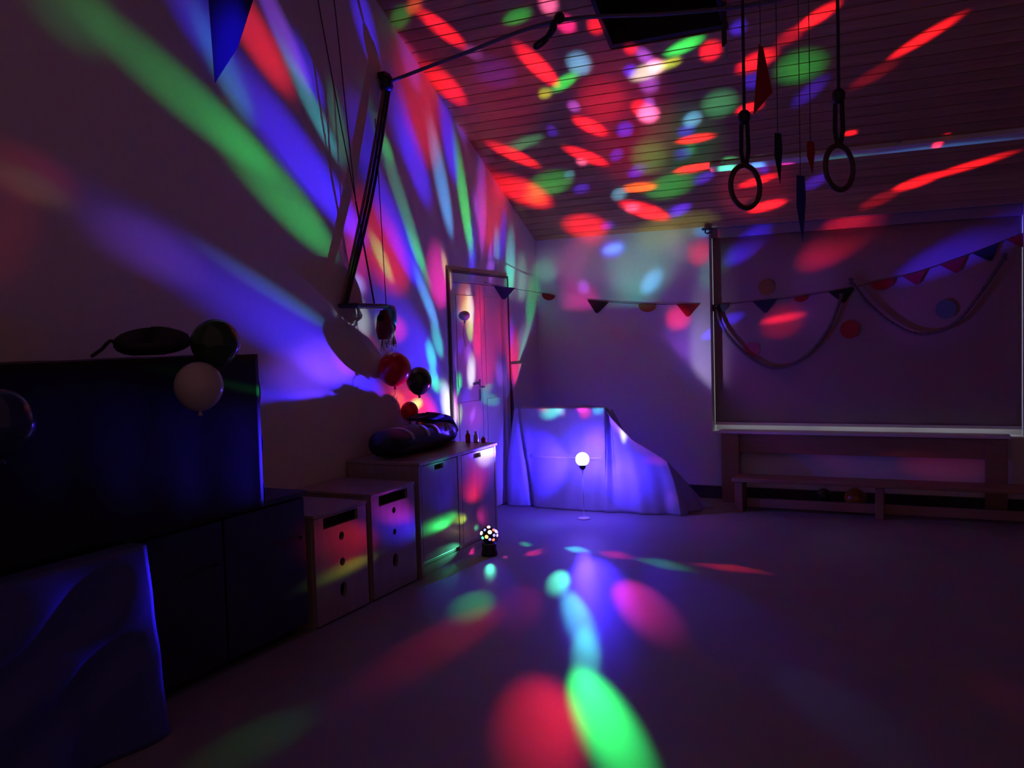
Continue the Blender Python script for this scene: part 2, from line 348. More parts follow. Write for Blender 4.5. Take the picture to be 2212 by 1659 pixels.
(2,-0.2224,0.0401,0.9741,-0.599,-0.794,-0.104,0.0816,0.345,'R',922.1),
(2,0.0076,0.0853,0.9963,-0.743,-0.666,0.063,0.0752,0.359,'R',975.8),
(2,-0.0174,0.1093,0.9939,-0.989,-0.146,-0.001,0.0194,0.972,'P',556.9),
(2,-0.1755,0.1970,0.9646,-0.877,0.414,-0.244,0.1015,0.542,'G',179.8),
(2,-0.0842,0.1620,0.9832,0.681,-0.711,0.175,0.0280,0.654,'CB',317.6),
(2,-0.2829,0.2202,0.9336,-0.446,-0.892,0.075,0.1071,0.636,'R',668.5),
(2,-0.2660,0.2680,0.9260,-0.773,-0.633,-0.039,0.0451,0.686,'O',317.3),
(2,0.1426,0.2672,0.9530,-0.990,0.050,0.134,0.0613,0.439,'O',786.1),
(2,0.2445,0.2746,0.9300,-0.864,0.496,0.081,0.0932,0.625,'G',165.7),
(2,0.1268,0.3993,0.9080,0.747,0.564,-0.352,0.0976,0.459,'R',822.8),
(2,0.0836,0.3770,0.9224,-0.872,0.476,-0.115,0.0341,0.700,'P',454.3),
(2,-0.1368,0.4587,0.8780,-0.990,-0.085,-0.110,0.0908,0.912,'R',409),
(2,0.2115,0.4887,0.8464,-0.954,0.293,0.069,0.1590,0.413,'Y',56.8),
(2,0.2065,0.1221,0.9708,0.283,-0.957,0.060,0.0798,0.682,'G',93.3),
(2,0.4651,-0.1360,0.8748,0.817,-0.315,-0.483,0.0368,0.535,'R',1393),
(2,0.5353,-0.1941,0.8221,0.709,-0.426,-0.562,0.0277,0.431,'R',2651),
(2,0.5085,-0.1721,0.8437,0.743,-0.408,-0.531,0.0234,0.603,'R',462.2),
(2,0.6648,-0.1092,0.7390,0.493,-0.680,-0.544,0.0376,0.259,'R',3315),
(2,0.6368,-0.0536,0.7692,0.521,-0.706,-0.480,0.0356,0.413,'R',192.6),
(2,0.7341,0.2624,0.6263,-0.522,0.808,0.273,0.0399,0.375,'R',2291),
(2,0.7734,0.2112,0.5977,-0.531,0.731,0.428,0.0526,0.205,'R',2520),
(2,0.6939,0.3308,0.6396,-0.475,0.878,0.062,0.0487,0.355,'R',189.3),
(2,0.5363,-0.1020,0.8378,0.800,0.379,-0.466,0.0429,0.848,'G',326),
(2,0.5627,-0.0364,0.8259,-0.413,0.853,0.319,0.0399,0.448,'B',794.9),
(2,0.4648,-0.0913,0.8807,0.330,0.941,-0.076,0.0204,0.857,'B',906.6),
(2,0.4255,-0.2123,0.8797,0.882,0.316,-0.350,0.0143,0.962,'B',1165),
(2,0.4066,-0.0427,0.9126,0.890,0.242,-0.385,0.0405,1.000,'T',295.9),
(2,0.3459,-0.0072,0.9383,-0.488,0.852,0.187,0.0287,0.799,'CB',957.1),
(2,0.3281,0.0305,0.9442,0.797,-0.545,-0.259,0.0266,0.788,'B',733.7),
(2,0.3485,0.0642,0.9351,0.935,-0.092,-0.342,0.0512,0.306,'R',1283),
(2,0.4673,-0.0168,0.8840,0.861,-0.216,-0.459,0.0277,0.549,'R',1555),
(2,0.6415,0.0950,0.7612,0.767,-0.097,-0.634,0.0102,0.785,'R',2181),
(2,0.3337,0.1902,0.9233,0.935,-0.191,-0.299,0.0618,0.306,'R',1203),
(2,0.3553,0.2404,0.9033,-0.722,0.684,0.102,0.0394,0.559,'B',706.5),
(2,0.2525,0.4085,0.8771,-0.690,0.712,-0.133,0.0623,0.352,'B',490.2),
(2,0.3101,0.1215,0.9429,-0.606,0.789,0.098,0.0285,0.783,'B',506.8),
(2,0.4905,0.2613,0.8314,-0.810,0.489,0.324,0.0524,0.326,'R',1270),
(2,0.5015,0.3803,0.7771,-0.797,0.553,0.243,0.0536,0.418,'R',1367),
(2,0.6029,0.2669,0.7519,-0.409,0.912,0.004,0.0383,0.505,'B',902),
(2,0.5059,0.2109,0.8364,0.183,0.921,-0.343,0.0211,0.630,'B',756.6),
(2,0.4333,0.1783,0.8835,0.566,0.709,-0.421,0.0310,0.800,'T',690.7),
(2,0.4983,0.1735,0.8495,-0.719,0.631,0.293,0.0224,0.888,'CB',619.2),
(2,0.5572,0.1774,0.8112,0.827,-0.213,-0.521,0.0189,0.697,'M',1044),
(2,0.7454,0.1261,0.6545,0.067,0.963,-0.262,0.0114,0.427,'R',2754),
(2,0.7487,0.1373,0.6486,0.663,-0.155,-0.732,0.0984,0.112,'CB',206.5),
(2,0.6425,0.1595,0.7495,0.766,-0.134,-0.628,0.0606,0.224,'T',89),
(2,0.3069,0.0958,0.9469,-0.092,0.993,-0.071,0.1558,0.724,'G',39.2),
(2,0.4769,0.3035,0.8249,-0.046,0.946,-0.321,0.1479,0.681,'R',53.7),
(2,0.1623,-0.0014,0.9867,0.121,-0.992,-0.021,0.2420,0.568,'R',81.4),
(2,-0.1478,-0.1561,0.9766,-0.773,0.634,-0.016,0.2336,0.414,'R',64.2),
(2,0.3715,-0.9195,-0.1288,0.895,0.318,0.313,0.0395,0.327,'G',1260),
(2,0.3067,-0.9432,-0.1275,0.949,0.292,0.121,0.0476,0.307,'R',613.4),
(2,0.3320,-0.9229,-0.1947,0.737,0.125,0.664,0.0524,0.426,'T',91.1),
(2,0.3525,-0.9225,-0.1576,0.920,0.311,0.239,0.0214,0.933,'T',133.6),
(2,0.2645,-0.9292,-0.2582,0.804,0.064,0.592,0.0400,0.794,'T',195.4),
(2,0.3800,-0.8893,-0.2543,0.311,0.382,-0.870,0.1026,0.928,'B',227.3),
(2,0.3420,-0.8925,-0.2939,-0.116,0.270,-0.956,0.1306,0.332,'B',176.7),
(2,0.4727,-0.8560,-0.2094,0.878,0.477,0.032,0.0611,0.755,'M',244.2),
(2,0.5917,-0.7804,-0.2021,0.713,0.624,-0.320,0.1151,0.789,'B',90.5),
(2,0.5815,-0.8033,-0.1287,0.805,0.591,-0.048,0.0426,0.402,'CB',105.2),
(2,0.0949,-0.9747,-0.2023,0.979,0.055,0.194,0.0559,0.355,'G',361.3),
(2,0.1248,-0.9782,-0.1662,0.951,0.166,-0.262,0.0637,0.516,'R',260.4),
(2,0.1959,-0.9582,-0.2085,0.944,0.127,0.305,0.0654,0.500,'M',41.3),
(2,0.0619,-0.9912,-0.1168,0.998,0.065,-0.022,0.0356,0.240,'G',205.4),
(2,-0.0263,-0.9735,-0.2270,0.960,-0.088,0.267,0.1593,0.181,'B',159.7),
(2,0.0351,-0.9641,-0.2634,0.927,-0.067,0.369,0.1812,0.190,'B',122.7),
(2,0.7161,-0.6869,-0.1242,0.680,0.727,-0.095,0.0400,0.169,'R',117),
(2,0.9031,0.0680,-0.4240,-0.103,0.993,-0.060,0.4582,0.173,'R',4.9),
(2,0.9635,-0.1367,-0.2301,0.130,0.991,-0.043,0.2626,0.161,'N',11),
(2,-0.3878,-0.4989,-0.7750,0.715,-0.693,0.088,0.4911,0.448,'G',1),
(2,0.5777,-0.7696,-0.2721,0.624,0.631,-0.460,0.1156,0.365,'B',55.7),
(1,0.2579,0.9010,-0.3488,-0.932,0.327,0.155,0.2110,0.113,'G',23.4),
(1,0.7803,0.4656,-0.4175,-0.426,0.885,0.191,0.3423,0.241,'R',12.2),
(1,0.8076,0.5439,-0.2279,-0.566,0.823,-0.043,0.1754,0.052,'Cy',448.1),
(1,0.9302,0.3283,-0.1643,-0.342,0.937,-0.067,0.1495,0.039,'R',548.6),
(1,0.9836,0.1350,-0.1199,-0.148,0.984,-0.104,0.1260,0.031,'G',577.1),
(1,0.9883,0.1238,-0.0888,-0.134,0.984,-0.114,0.0615,0.039,'R',3036),
(1,0.4278,-0.8134,-0.3941,-0.116,0.383,-0.916,0.1853,0.553,'T',4.3),
(1,-0.7196,0.0464,-0.6928,0.193,-0.945,-0.263,0.3413,0.243,'M',2.7),
(1,0.6317,-0.0486,-0.7737,-0.261,0.927,-0.271,0.3197,0.278,'M',1.9),
(1,-0.1805,-0.5940,0.7839,0.112,-0.804,-0.584,0.1467,0.067,'G',104.5),
(1,-0.2256,0.4000,0.8883,0.045,0.915,-0.401,0.2803,0.120,'W',152.8),
(1,-0.3221,0.2825,0.9036,-0.006,-0.955,0.296,0.5042,0.174,'R',26.3),
(1,-0.4341,0.0470,0.8996,0.061,-0.995,0.082,0.5781,0.222,'R',6.4),
(1,-0.3541,-0.8321,0.4268,0.447,-0.552,-0.704,0.3408,0.186,'G',11.9),
(1,-0.4349,-0.8792,-0.1944,0.722,-0.469,0.509,0.2933,0.558,'T',8.5),
(1,-0.2433,-0.6769,0.6947,0.002,-0.716,-0.698,0.3192,0.344,'B',14.6),
(1,-0.5991,-0.5663,0.5660,0.482,-0.820,-0.310,0.4032,0.346,'Y',2.9),
(1,-0.6002,0.7031,0.3812,0.178,0.582,-0.793,0.5665,0.402,'M',1.2),
(1,-0.8798,0.4494,0.1550,-0.354,-0.837,0.416,0.3396,0.454,'T',0.8),
(1,-0.0918,-0.9792,0.1808,-0.012,-0.180,-0.984,0.0848,0.191,'R',86.8),
(1,-0.0924,-0.9924,0.0810,0.316,-0.106,-0.943,0.0361,0.301,'Y',102.7),
(1,-0.1390,-0.9501,0.2794,-0.044,-0.276,-0.960,0.1634,0.252,'B',39.2),
(1,-0.1297,-0.9294,0.3455,0.022,-0.351,-0.936,0.0971,0.316,'M',32.2),
(1,-0.0927,-0.9913,0.0929,-0.002,-0.093,-0.996,0.0340,0.326,'R',51.1),
(2,-0.0258,-0.9996,-0.0072,-0.007,0.007,-1.000,0.0801,0.037,'B',1074),
(2,-0.0274,-0.9994,0.0189,-0.006,-0.019,-1.000,0.0312,0.096,'B',1523),
(2,-0.0536,-0.9746,0.2174,0.988,-0.020,0.153,0.0040,0.750,'G',153.2),
(2,-0.0533,-0.9887,0.1403,-0.062,-0.137,-0.989,0.0588,0.259,'B',391.2),
(2,0.2579,-0.1695,0.9512,-0.219,-0.969,-0.113,0.0122,0.273,'V',410.3),
(2,-0.3349,-0.9184,0.2109,0.735,-0.395,-0.552,0.1151,0.431,'B',694.3),
(2,-0.3700,-0.8972,0.2411,0.617,-0.431,-0.658,0.0584,0.647,'V',154.4),
(2,0.5207,-0.3686,0.7701,0.660,-0.398,-0.637,0.0339,0.410,'R',416.8),
(2,0.7904,0.6076,-0.0782,-0.611,0.774,-0.163,0.1229,0.549,'M',6.2),
(2,0.9101,0.4117,-0.0465,-0.403,0.852,-0.335,0.0514,0.842,'R',33.2),
(2,-0.5875,-0.2036,0.7832,0.089,-0.978,-0.188,0.0708,0.311,'CB',62.9),
(2,-0.2093,0.6973,0.6855,-0.950,0.020,-0.311,0.1279,0.728,'R',20),
(2,0.0210,0.7041,0.7098,-1.000,0.026,0.004,0.1113,0.593,'Cy',16.6),
(2,-0.0431,0.9370,0.3468,-0.865,0.139,-0.482,0.3148,0.841,'P',1.8),
(2,0.6453,0.7297,0.2262,0.569,-0.261,-0.780,0.4611,0.201,'M',3),
(2,-0.0856,0.9943,-0.0633,-0.982,-0.095,-0.164,0.8292,0.936,'B',49.2),
(2,-0.8071,0.5681,-0.1609,0.172,-0.034,-0.984,0.4822,0.650,'B',158.2),
(2,0.5020,0.7681,-0.3975,-0.656,0.039,-0.754,0.4994,0.779,'B',64),
(2,0.7631,0.4539,-0.4600,-0.470,-0.099,-0.877,0.1144,0.418,'V',10.3),
(2,-0.3616,-0.7441,0.5618,0.215,-0.653,-0.726,0.0452,0.349,'CB',462.4),
(2,-0.3804,-0.7777,0.5005,-0.021,-0.534,-0.845,0.0628,0.531,'W',198.5),
(2,-0.4026,-0.8140,0.4188,0.271,-0.543,-0.795,0.0775,0.428,'R',234.5),
(2,-0.1851,-0.7508,0.6341,-0.051,-0.637,-0.769,0.0594,0.099,'B',4470),
(2,0.3310,0.1093,0.9373,-0.241,0.970,-0.028,0.0301,0.601,'G',131.4),
(2,0.0125,0.5675,0.8233,-1.000,-0.004,0.018,0.3315,0.292,'N',29.6),
(2,0.4346,0.7736,0.4611,0.443,0.262,-0.857,0.2067,0.679,'V',20),
(2,0.4570,0.7675,0.4496,0.241,0.380,-0.893,0.3016,0.208,'N',17.1),
(2,0.3207,0.7408,0.5903,-0.942,0.186,0.278,0.1225,0.877,'V',22.8),
(2,-0.3525,0.5392,0.7649,-0.930,-0.111,-0.351,0.0780,0.501,'N',24.6),
(2,0.0235,0.6622,0.7490,-0.999,-0.010,0.040,0.1562,0.346,'T',21.3),
(2,-0.5763,-0.1525,0.8029,-0.283,-0.884,-0.371,0.0549,0.583,'Y',111),
(2,-0.6819,-0.3541,0.6401,-0.497,-0.418,-0.761,0.0633,0.537,'V',67),
(2,-0.7602,0.3049,0.5736,-0.286,0.635,-0.717,0.1031,0.670,'V',38.7),
(2,-0.8773,0.1571,0.4535,-0.075,-0.978,0.193,0.1897,0.250,'G',15.7),
(2,-0.6655,-0.0330,0.7457,-0.740,-0.099,-0.665,0.0965,0.698,'R',72.1),
(2,-0.9358,-0.1129,0.3341,0.076,-0.990,-0.122,0.4512,0.469,'V',5.2),
(2,-0.7138,-0.0767,0.6961,-0.432,-0.734,-0.524,0.2523,0.924,'M',14),
(2,-0.5546,0.5576,0.6176,-0.268,-0.822,0.502,0.1036,0.694,'N',29.9),
(2,-0.4544,0.4111,0.7903,-0.141,-0.909,0.392,0.1178,0.496,'N',36.2),
(2,-0.4491,0.4310,0.7827,-0.337,0.730,-0.595,0.0755,0.537,'T',93.9),
(2,-0.4335,0.1711,0.8848,-0.620,0.656,-0.431,0.0380,0.673,'CB',208.7),
(2,-0.3876,-0.0154,0.9217,0.430,-0.887,0.166,0.0262,0.735,'V',219),
(2,-0.3106,-0.0829,0.9469,0.144,-0.989,-0.039,0.0312,0.290,'V',283.5),
(2,-0.2665,-0.3006,0.9158,0.181,-0.949,-0.259,0.0363,0.451,'V',336.6),
)

def throw_beams(which, centre, radius, parent, gain=1.0):
    for (w, dx, dy, dz, ax, ay, az, half, ratio, c, p) in BEAMS:
        if w != which: continue
        d = Vector((dx, dy, dz)).normalized(); x = Vector((ax, ay, az)); x = (x - d*x.dot(d)).normalized()
        z = -d; y = z.cross(x)
        ld = bpy.data.lights.new('beam', 'SPOT'); ld.color = BEAM_COLOURS[c]; ld.energy = p*gain
        ld.spot_size = min(2*math.atan(math.tan(half)*1.3), 3.0); ld.spot_blend = 1.0; ld.shadow_soft_size = 0.05 if (which == 1 and half > .3 and p > 20) else 0.014; ld.use_shadow = True
        o = bpy.data.objects.new('beam', ld); COL.objects.link(o)
        m = Matrix((x, y, z)).transposed() @ Matrix.Diagonal((1, ratio, 1))
        m = m.to_4x4(); m.translation = centre + d*radius
        o.matrix_world = m
        o.parent = parent; o.matrix_parent_inverse = Matrix.Translation(parent.location).inverted()

# ================================================================== the room
tag(obj('floor', bx(XL-.2, XR+.2, -1.6, YB+.3, -.12, 0), M['floor']), kind='structure')

DY0, DY1, DZ = 5.965, 6.995, 1.98      # doorway in the left wall
bm = BM()
zt = lambda y: zc(y) + .25
prism(bm, [(-1.2,0),(DY0,0),(DY0,zt(DY0)),(2.2,zt(2.2)),(-1.2,zt(2.2))], 'x', XL-.2, XL)
prism(bm, [(DY0,DZ),(DY1,DZ),(DY1,zt(DY1)),(DY0,zt(DY0))], 'x', XL-.2, XL)
prism(bm, [(DY1,0),(YB+.3,0),(YB+.3,zt(YB+.3)),(DY1,zt(DY1))], 'x', XL-.2, XL)
tag(obj('wall_left', bm, M['wall']), kind='structure')

NX0, NX1, NZ = -1.735, 0.632, 0.585    # window niche in the back wall
bm = BM(); ztop = zc(YB)+.02
box(bm, XL, NX0, YB, YB+.3, 0, ztop); box(bm, NX1, XR, YB, YB+.3, 0, ztop); box(bm, NX0, NX1, YB, YB+.3, 0, NZ); box(bm, NX0, NX1, YB+.022, YB+.3, ztop-.025, ztop+.1)
tag(obj('wall_back', bm, M['wall']), kind='structure')
bm = BM(); prism(bm, [(1.5,0),(YB,0),(YB,zt(YB)),(2.2,zt(2.2)),(1.5,zt(2.2))], 'x', XR, XR+.2)
tag(obj('wall_right', bm, M['wall']), kind='structure')
tag(obj('baseboard_back', bx(XL+.02, XR, YB-.022, YB, 0, .11), M['skirt'], bevel=.004), kind='structure')
tag(obj('baseboard_left', bx(XL, XL+.02, DY1+.08, YB-.022, 0, .09), M['skirt'], bevel=.004), kind='structure')

# boarded ceiling: one board after another, a roof window in it
C0 = empty('ceiling', (0, 0, 0), kind='structure')
cs = 1/math.sqrt(1+SL*SL); sn = SL*cs          # along the slope (towards the viewer and up)
tdir = Vector((0, -cs, sn)); ndir = Vector((0, -sn, -cs))   # ndir points down into the room
P0 = Vector((0, YB+.02, zc(YB+.02)))
def slope_pt(s, n): return P0 + tdir*s + ndir*n
def slope_box(bm, x0, x1, s0, s1, n0, n1):
    v = []
    for n in (n0, n1):
        for x, s in ((x0,s0),(x1,s0),(x1,s1),(x0,s1)):
            p = slope_pt(s, n); v.append(bm.verts.new((x, p.y, p.z)))
    for f in ((0,3,2,1),(4,5,6,7),(0,1,5,4),(1,2,6,5),(2,3,7,6),(3,0,4,7)): bm.faces.new([v[i] for i in f])
    return bm
SX0, SX1 = -1.95, -1.16; SS0 = (YB+.02-5.775)/cs; SS1 = SS0 + 1.25      # roof window opening
smax = (YB-2.2)/cs
bm = BM()
slope_box(bm, XL-.1, SX0, 0, smax, -.10, -.018); slope_box(bm, SX1, XR+.1, 0, smax, -.10, -.018)
slope_box(bm, SX0, SX1, 0, SS0, -.10, -.018); slope_box(bm, SX0, SX1, SS1, smax, -.10, -.018)
obj('backing', bm, M['gap'], C0)
PW = .098; n = int(smax/PW)
meshes = {}
def plank(x0, x1, i):
    key = (round(x0,3), round(x1,3))
    if key not in meshes:
        bm = BM(); e = .003; w = PW-.004
        # board with chamfered long edges, local origin on the slope line
        prof = [(0,-.018),(0,-e),(e,0),(w-e,0),(w,-e),(w,-.018)]
        vs = []
        for x in (x0, x1): vs.append([bm.verts.new(Vector((x,0,0)) + tdir*s + ndir*nn) for s, nn in prof])
        m_ = len(prof)
        bm.faces.new(vs[0]); bm.faces.new(vs[1][::-1])
        for k in range(m_): bm.faces.new((vs[0][k], vs[1][k], vs[1][(k+1)%m_], vs[0][(k+1)%m_]))
        bmesh.ops.recalc_face_normals(bm, faces=bm.faces)
        me = bpy.data.meshes.new('plank'); bm.to_mesh(me); bm.free(); me.materials.append(M['plank']); meshes[key] = me
    o = bpy.data.objects.new('plank', meshes[key]); COL.objects.link(o); o.parent = C0
    o.location = P0 + tdir*(i*PW)
for i in range(n):
    s0, s1 = i*PW, (i+1)*PW
    if s1 <= SS0+.05 or s0 >= SS1-.05: plank(XL, XR, i)
    else: plank(XL, SX0, i); plank(SX1, XR, i)
W2 = empty('window_2', (0, 0, 0), kind='structure')
bm = BM(); t = .03
slope_box(bm, SX0, SX0+t, SS0, SS1, -.42, .012); slope_box(bm, SX1-t, SX1, SS0, SS1, -.42, .012)
slope_box(bm, SX0+t, SX1-t, SS0, SS0+t, -.42, .012); slope_box(bm, SX0+t, SX1-t, SS1-t, SS1, -.42, .012)
obj('lining', bm, M['lining'], W2)
bm = BM(); a = .06
slope_box(bm, SX0+t, SX0+t+a, SS0+t, SS1-t, -.42, -.36); slope_box(bm, SX1-t-a, SX1-t, SS0+t, SS1-t, -.42, -.36)
slope_box(bm, SX0+t+a, SX1-t-a, SS0+t, SS0+t+a, -.42, -.36); slope_box(bm, SX0+t+a, SX1-t-a, SS1-t-a, SS1-t, -.42, -.36)
obj('sash', bm, M['darkwood'], W2)
obj('pane', slope_box(BM(), SX0+t+a, SX1-t-a, SS0+t+a, SS1-t-a, -.40, -.39), M['glass'], W2)

# window behind the blind, its sill
W1 = empty('window_1', (0, 0, 0), kind='structure')
bm = BM(); fy0, fy1 = YB+.2, YB+.26; zt1 = zc(YB)-.012
box(bm, NX0, NX0+.06, fy0, fy1, NZ, zt1); box(bm, NX1-.06, NX1, fy0, fy1, NZ, zt1); box(bm, NX0+.06, NX1-.06, fy0, fy1, NZ, NZ+.06); box(bm, NX0+.06, NX1-.06, fy0, fy1, zt1-.06, zt1)
for k in (1, 2):
    x = NX0 + (NX1-NX0)*k/3; box(bm, x-.03, x+.03, fy0, fy1, NZ+.06, zt1-.06)
obj('window_frame', bm, M['white'], W1)
for k in range(3):
    x0 = NX0+.06 if k == 0 else NX0+(NX1-NX0)*k/3+.03; x1 = NX1-.06 if k == 2 else NX0+(NX1-NX0)*(k+1)/3-.03
    obj('pane', bx(x0, x1, fy0+.02, fy0+.03, NZ+.06, zt1-.06), M['dusk'], W1)
bl = empty('roller_blind', (NX0, YB+.12, NZ), 'wide drawn mauve roller blind filling the window niche', 'blind')
bm = BM(); grid(bm, lambda u, v: (NX0+.004+(NX1-NX0-.008)*u, YB+.115+.004*math.sin(u*26)*(1-v*.6), NZ+.075+(2.30-NZ-.075)*v), 60, 6)
obj('cloth', bm, M['blind'], bl, smooth=True, solid=.002)
obj('roller', tube(BM(), [(NX0+.004, YB+.125, 2.325), (NX1-.004, YB+.125, 2.325)], .016, 12), M['white'], bl, smooth=True)
obj('leak_cover', bx(NX0+.002, NX1-.002, YB+.085, YB+.165, 2.275, zc(YB)-.008), M['blind'], bl, bevel=.003)  # added cover that stops window light leaking over the blind
obj('bottom_bar', bx(NX0+.004, NX1-.004, YB+.106, YB+.124, NZ+.05, NZ+.075), M['white'], bl, bevel=.002)

# double door in the left wall
D = empty('door_1', (XL, (DY0+DY1)/2, 0), kind='structure')
bm = BM(); fw = .07
box(bm, XL-.14, XL+.012, DY0, DY0+fw, 0, DZ); box(bm, XL-.14, XL+.012, DY1-fw, DY1, 0, DZ); box(bm, XL-.14, XL+.012, DY0+fw, DY1-fw, DZ-fw, DZ)
obj('door_frame', bm, M['door'], D, bevel=.004)
bm = BM(); box(bm, XL, XL+.02, DY0-.02, DY0, 0, DZ+.02); box(bm, XL, XL+.02, DY1, DY1+.015, 0, DZ+.02); box(bm, XL, XL+.02, DY0, DY1, DZ, DZ+.02)
obj('door_seal', bm, M['frame'], D, bevel=.003)
mid = 6.53
for y0, y1 in ((DY0+fw+.004, mid-.003), (mid+.003, DY1-fw-.004)):
    lf = obj('door_leaf', bx(XL-.06, XL-.02, y0, y1, .008, DZ-fw-.004), M['door'], D, bevel=.003)
    bm = BM()
    obj('raised_panel', bx(XL-.02, XL-.014, y0+.07, y1-.07, .14, .95), M['door'], lf, bevel=.003)
    obj('raised_panel', bx(XL-.02, XL-.014, y0+.07, y1-.07, 1.07, DZ-fw-.1), M['door'], lf, bevel=.003)
bm = BM(); box(bm, XL-.02, XL-.012, mid-.075, mid-.045, .94, 1.12)
tube(bm, [(XL-.02, mid-.06, 1.06), (XL+.03, mid-.06, 1.06), (XL+.035, mid-.075, 1.06), (XL+.035, mid-.17, 1.055)], .009, 8)
obj('door_handle', bm, M['steel'], D)

# white rail running across the boards in front of the window
sr = (YB+.02-6.955)/cs
R_ = empty('ceiling_rail', (-1.55, 6.955, zc(6.955)), 'long white rail fixed across the boarded ceiling before the window', 'rail')
obj('rail_profile', slope_box(BM(), -1.55, 2.9, sr-.035, sr+.035, .001, .045), M['white'], R_, bevel=.004)
for x in (-1.45, -.2, 1.0, 2.2): obj('clip', slope_box(BM(), x-.015, x+.015, sr-.045, sr+.045, .001, .02), M['steel'], R_)
bm = BM(); box(bm, -1.78, -1.72, 7.60, YB-.001, 2.335, 2.352); tube(bm, [(-1.75, 7.61, 2.345), (-1.75, 7.60, 2.31), (-1.73, 7.59, 2.30), (-1.70, 7.60, 2.315)], .007, 8)
tag(obj('wall_hook', bm, M['dark']), 'small dark hook high on the pale wall edge by the window', 'hook')

# ================================================================== lamps
T = empty('party_lamp', (LAMP.x, LAMP.y, 0), 'bright white crystal ball lamp on a slim stand before the draped den', 'lamp')
obj('stand_base', lathe(BM(), [(.05,0),(.054,.004),(.045,.010),(.008,.016)], (LAMP.x, LAMP.y, 0), 24), M['white'], T, smooth=True)
obj('pole', tube(BM(), [(LAMP.x, LAMP.y, .018), (LAMP.x, LAMP.y, .40)], .004, 10), M['white'], T, smooth=True)
obj('socket', lathe(BM(), [(.010,-.085),(.024,-.07),(.028,-.05),(.03,-.044)], LAMP, 20), M['dark'], T, smooth=True)
gl = obj('crystal_ball', lathe(BM(), [(math.sin(a)*.055, -math.cos(a)*.055) for a in [math.pi*k/12 for k in range(13)]], LAMP, 24), lens('lit_crystal', (.72,.86,1), 4), T, smooth=True)
throw_beams(2, LAMP, .078, T)
pl = bpy.data.lights.new('glow', 'POINT'); pl.energy = 125; pl.color = (.12,.055,1.0); pl.shadow_soft_size = .06
po = bpy.data.objects.new('glow', pl); COL.objects.link(po); po.parent = T; po.location = (0, 0, LAMP.z)

T = empty('disco_lamp', (BULB.x, BULB.y, 0), 'small black disco lamp with glowing coloured lenses on the floor', 'lamp')
obj('foot', lathe(BM(), [(.052,0),(.056,.004),(.056,.02),(.048,.05),(.05,.075),(.046,.085),(.03,.085)], (BULB.x, BULB.y, 0), 24), M['dark'], T, smooth=True)
ballr = .058
obj('ball', lathe(BM(), [(math.sin(a)*ballr, -math.cos(a)*ballr) for a in [math.pi*k/14 for k in range(15)]], BULB, 28), M['dark'], T, smooth=True)
LC = dict(w=((1,.75,.55),7), r=((1,.10,.05),4), o=((1,.35,.08),4.5), b=((.2,.18,1),3), g=((.1,1,.35),2.5), p=((1,.35,.9),4))
lm = {k: lens('lens_'+k, *v) for k, v in LC.items()}
def lens_disc(d, r, m):
    d = Vector(d).normalized(); x = d.cross(Vector((0,0,1))).normalized(); y = d.cross(x)
    bm = BM(); c = BULB + d*(ballr-.004)
    a = [bm.verts.new(c + (x*math.cos(t)+y*math.sin(t))*r) for t in [2*math.pi*k/12 for k in range(12)]]
    b_ = [bm.verts.new(c + d*.008 + (x*math.cos(t)+y*math.sin(t))*r*.8) for t in [2*math.pi*k/12 for k in range(12)]]
    top = bm.verts.new(c + d*.011)
    for k in range(12):
        bm.faces.new((a[k], a[(k+1)%12], b_[(k+1)%12], b_[k])); bm.faces.new((b_[k], b_[(k+1)%12], top))
    obj('lens', bm, m, T, smooth=True)
toc = (Vector((0,0,1.45)) - BULB).normalized(); rt = toc.cross(Vector((0,0,1))).normalized(); upv = rt.cross(toc)
rt = -rt if rt.x < 0 else rt
for (sx_, sy_, c, r) in ((0,.85,'w',.012),(-.45,.55,'b',.010),(.12,.28,'w',.014),(-.85,.2,'w',.013),(.55,.5,'r',.010),(.82,.35,'p',.013),(-.28,-.25,'o',.013),(.6,-.1,'b',.011),(-.72,-.35,'g',.011),(.5,-.6,'r',.011),(.95,-.12,'p',.010),(.1,-.55,'b',.010)):
    rr = min(.97, math.hypot(sx_, sy_)); k = math.sqrt(max(0, 1-rr*rr))
    lens_disc(rt*sx_ + upv*sy_ + toc*k, r, lm[c])
for i in range(10):
    a = 2*math.pi*i/10; d = Vector((math.cos(a), math.sin(a), .25*math.sin(3*a)))
    if d.normalized().dot(toc) < .05: lens_disc(d, .011, lm['rbgwo'[i % 5]])
throw_beams(1, BULB, .075, T)

# ================================================================== den of sheets in front of the lamp
den = empty('sheet_den', (-2.7, 6.86, 0), 'den of thin white sheets draped to the floor, glowing blue', 'den')
def V3(*a): return Vector(a)
TL, TR = V3(-3.262,6.86,.852), V3(-2.44,6.86,.86)
def front(u, v):      # u left..right, v bottom..top
    top = TL.lerp(TR, u); bot = V3(-3.335,6.82,.004).lerp(V3(-2.43,6.79,.004), u)
    p = bot.lerp(top, v)
    bow = math.sin(v*math.pi)*.03
    if u < .15: p.x -= bow*(1-u/.15)
    fold = (1-v)**1.2
    p.y += -.016*fold*math.sin(u*13+2.2*math.sin(u*5)) - .005*fold*math.sin(u*37+3*math.sin(u*7)) + .012*math.sin(v*3.0)*math.cos(u*6)
    c = .04 + .21*(1-v)                       # one deep crease running down from the left corner
    p.y += .05*math.exp(-((u-c)/.018)**2)*(1-v*.6)
    p.y -= .012*math.exp(-((v-.51)/.012)**2)*(1 if .22 < u < .98 else .2)
    return p
obj('front_sheet', grid(BM(), front, 90, 60), M['sheet'], den, smooth=True, solid=.002)
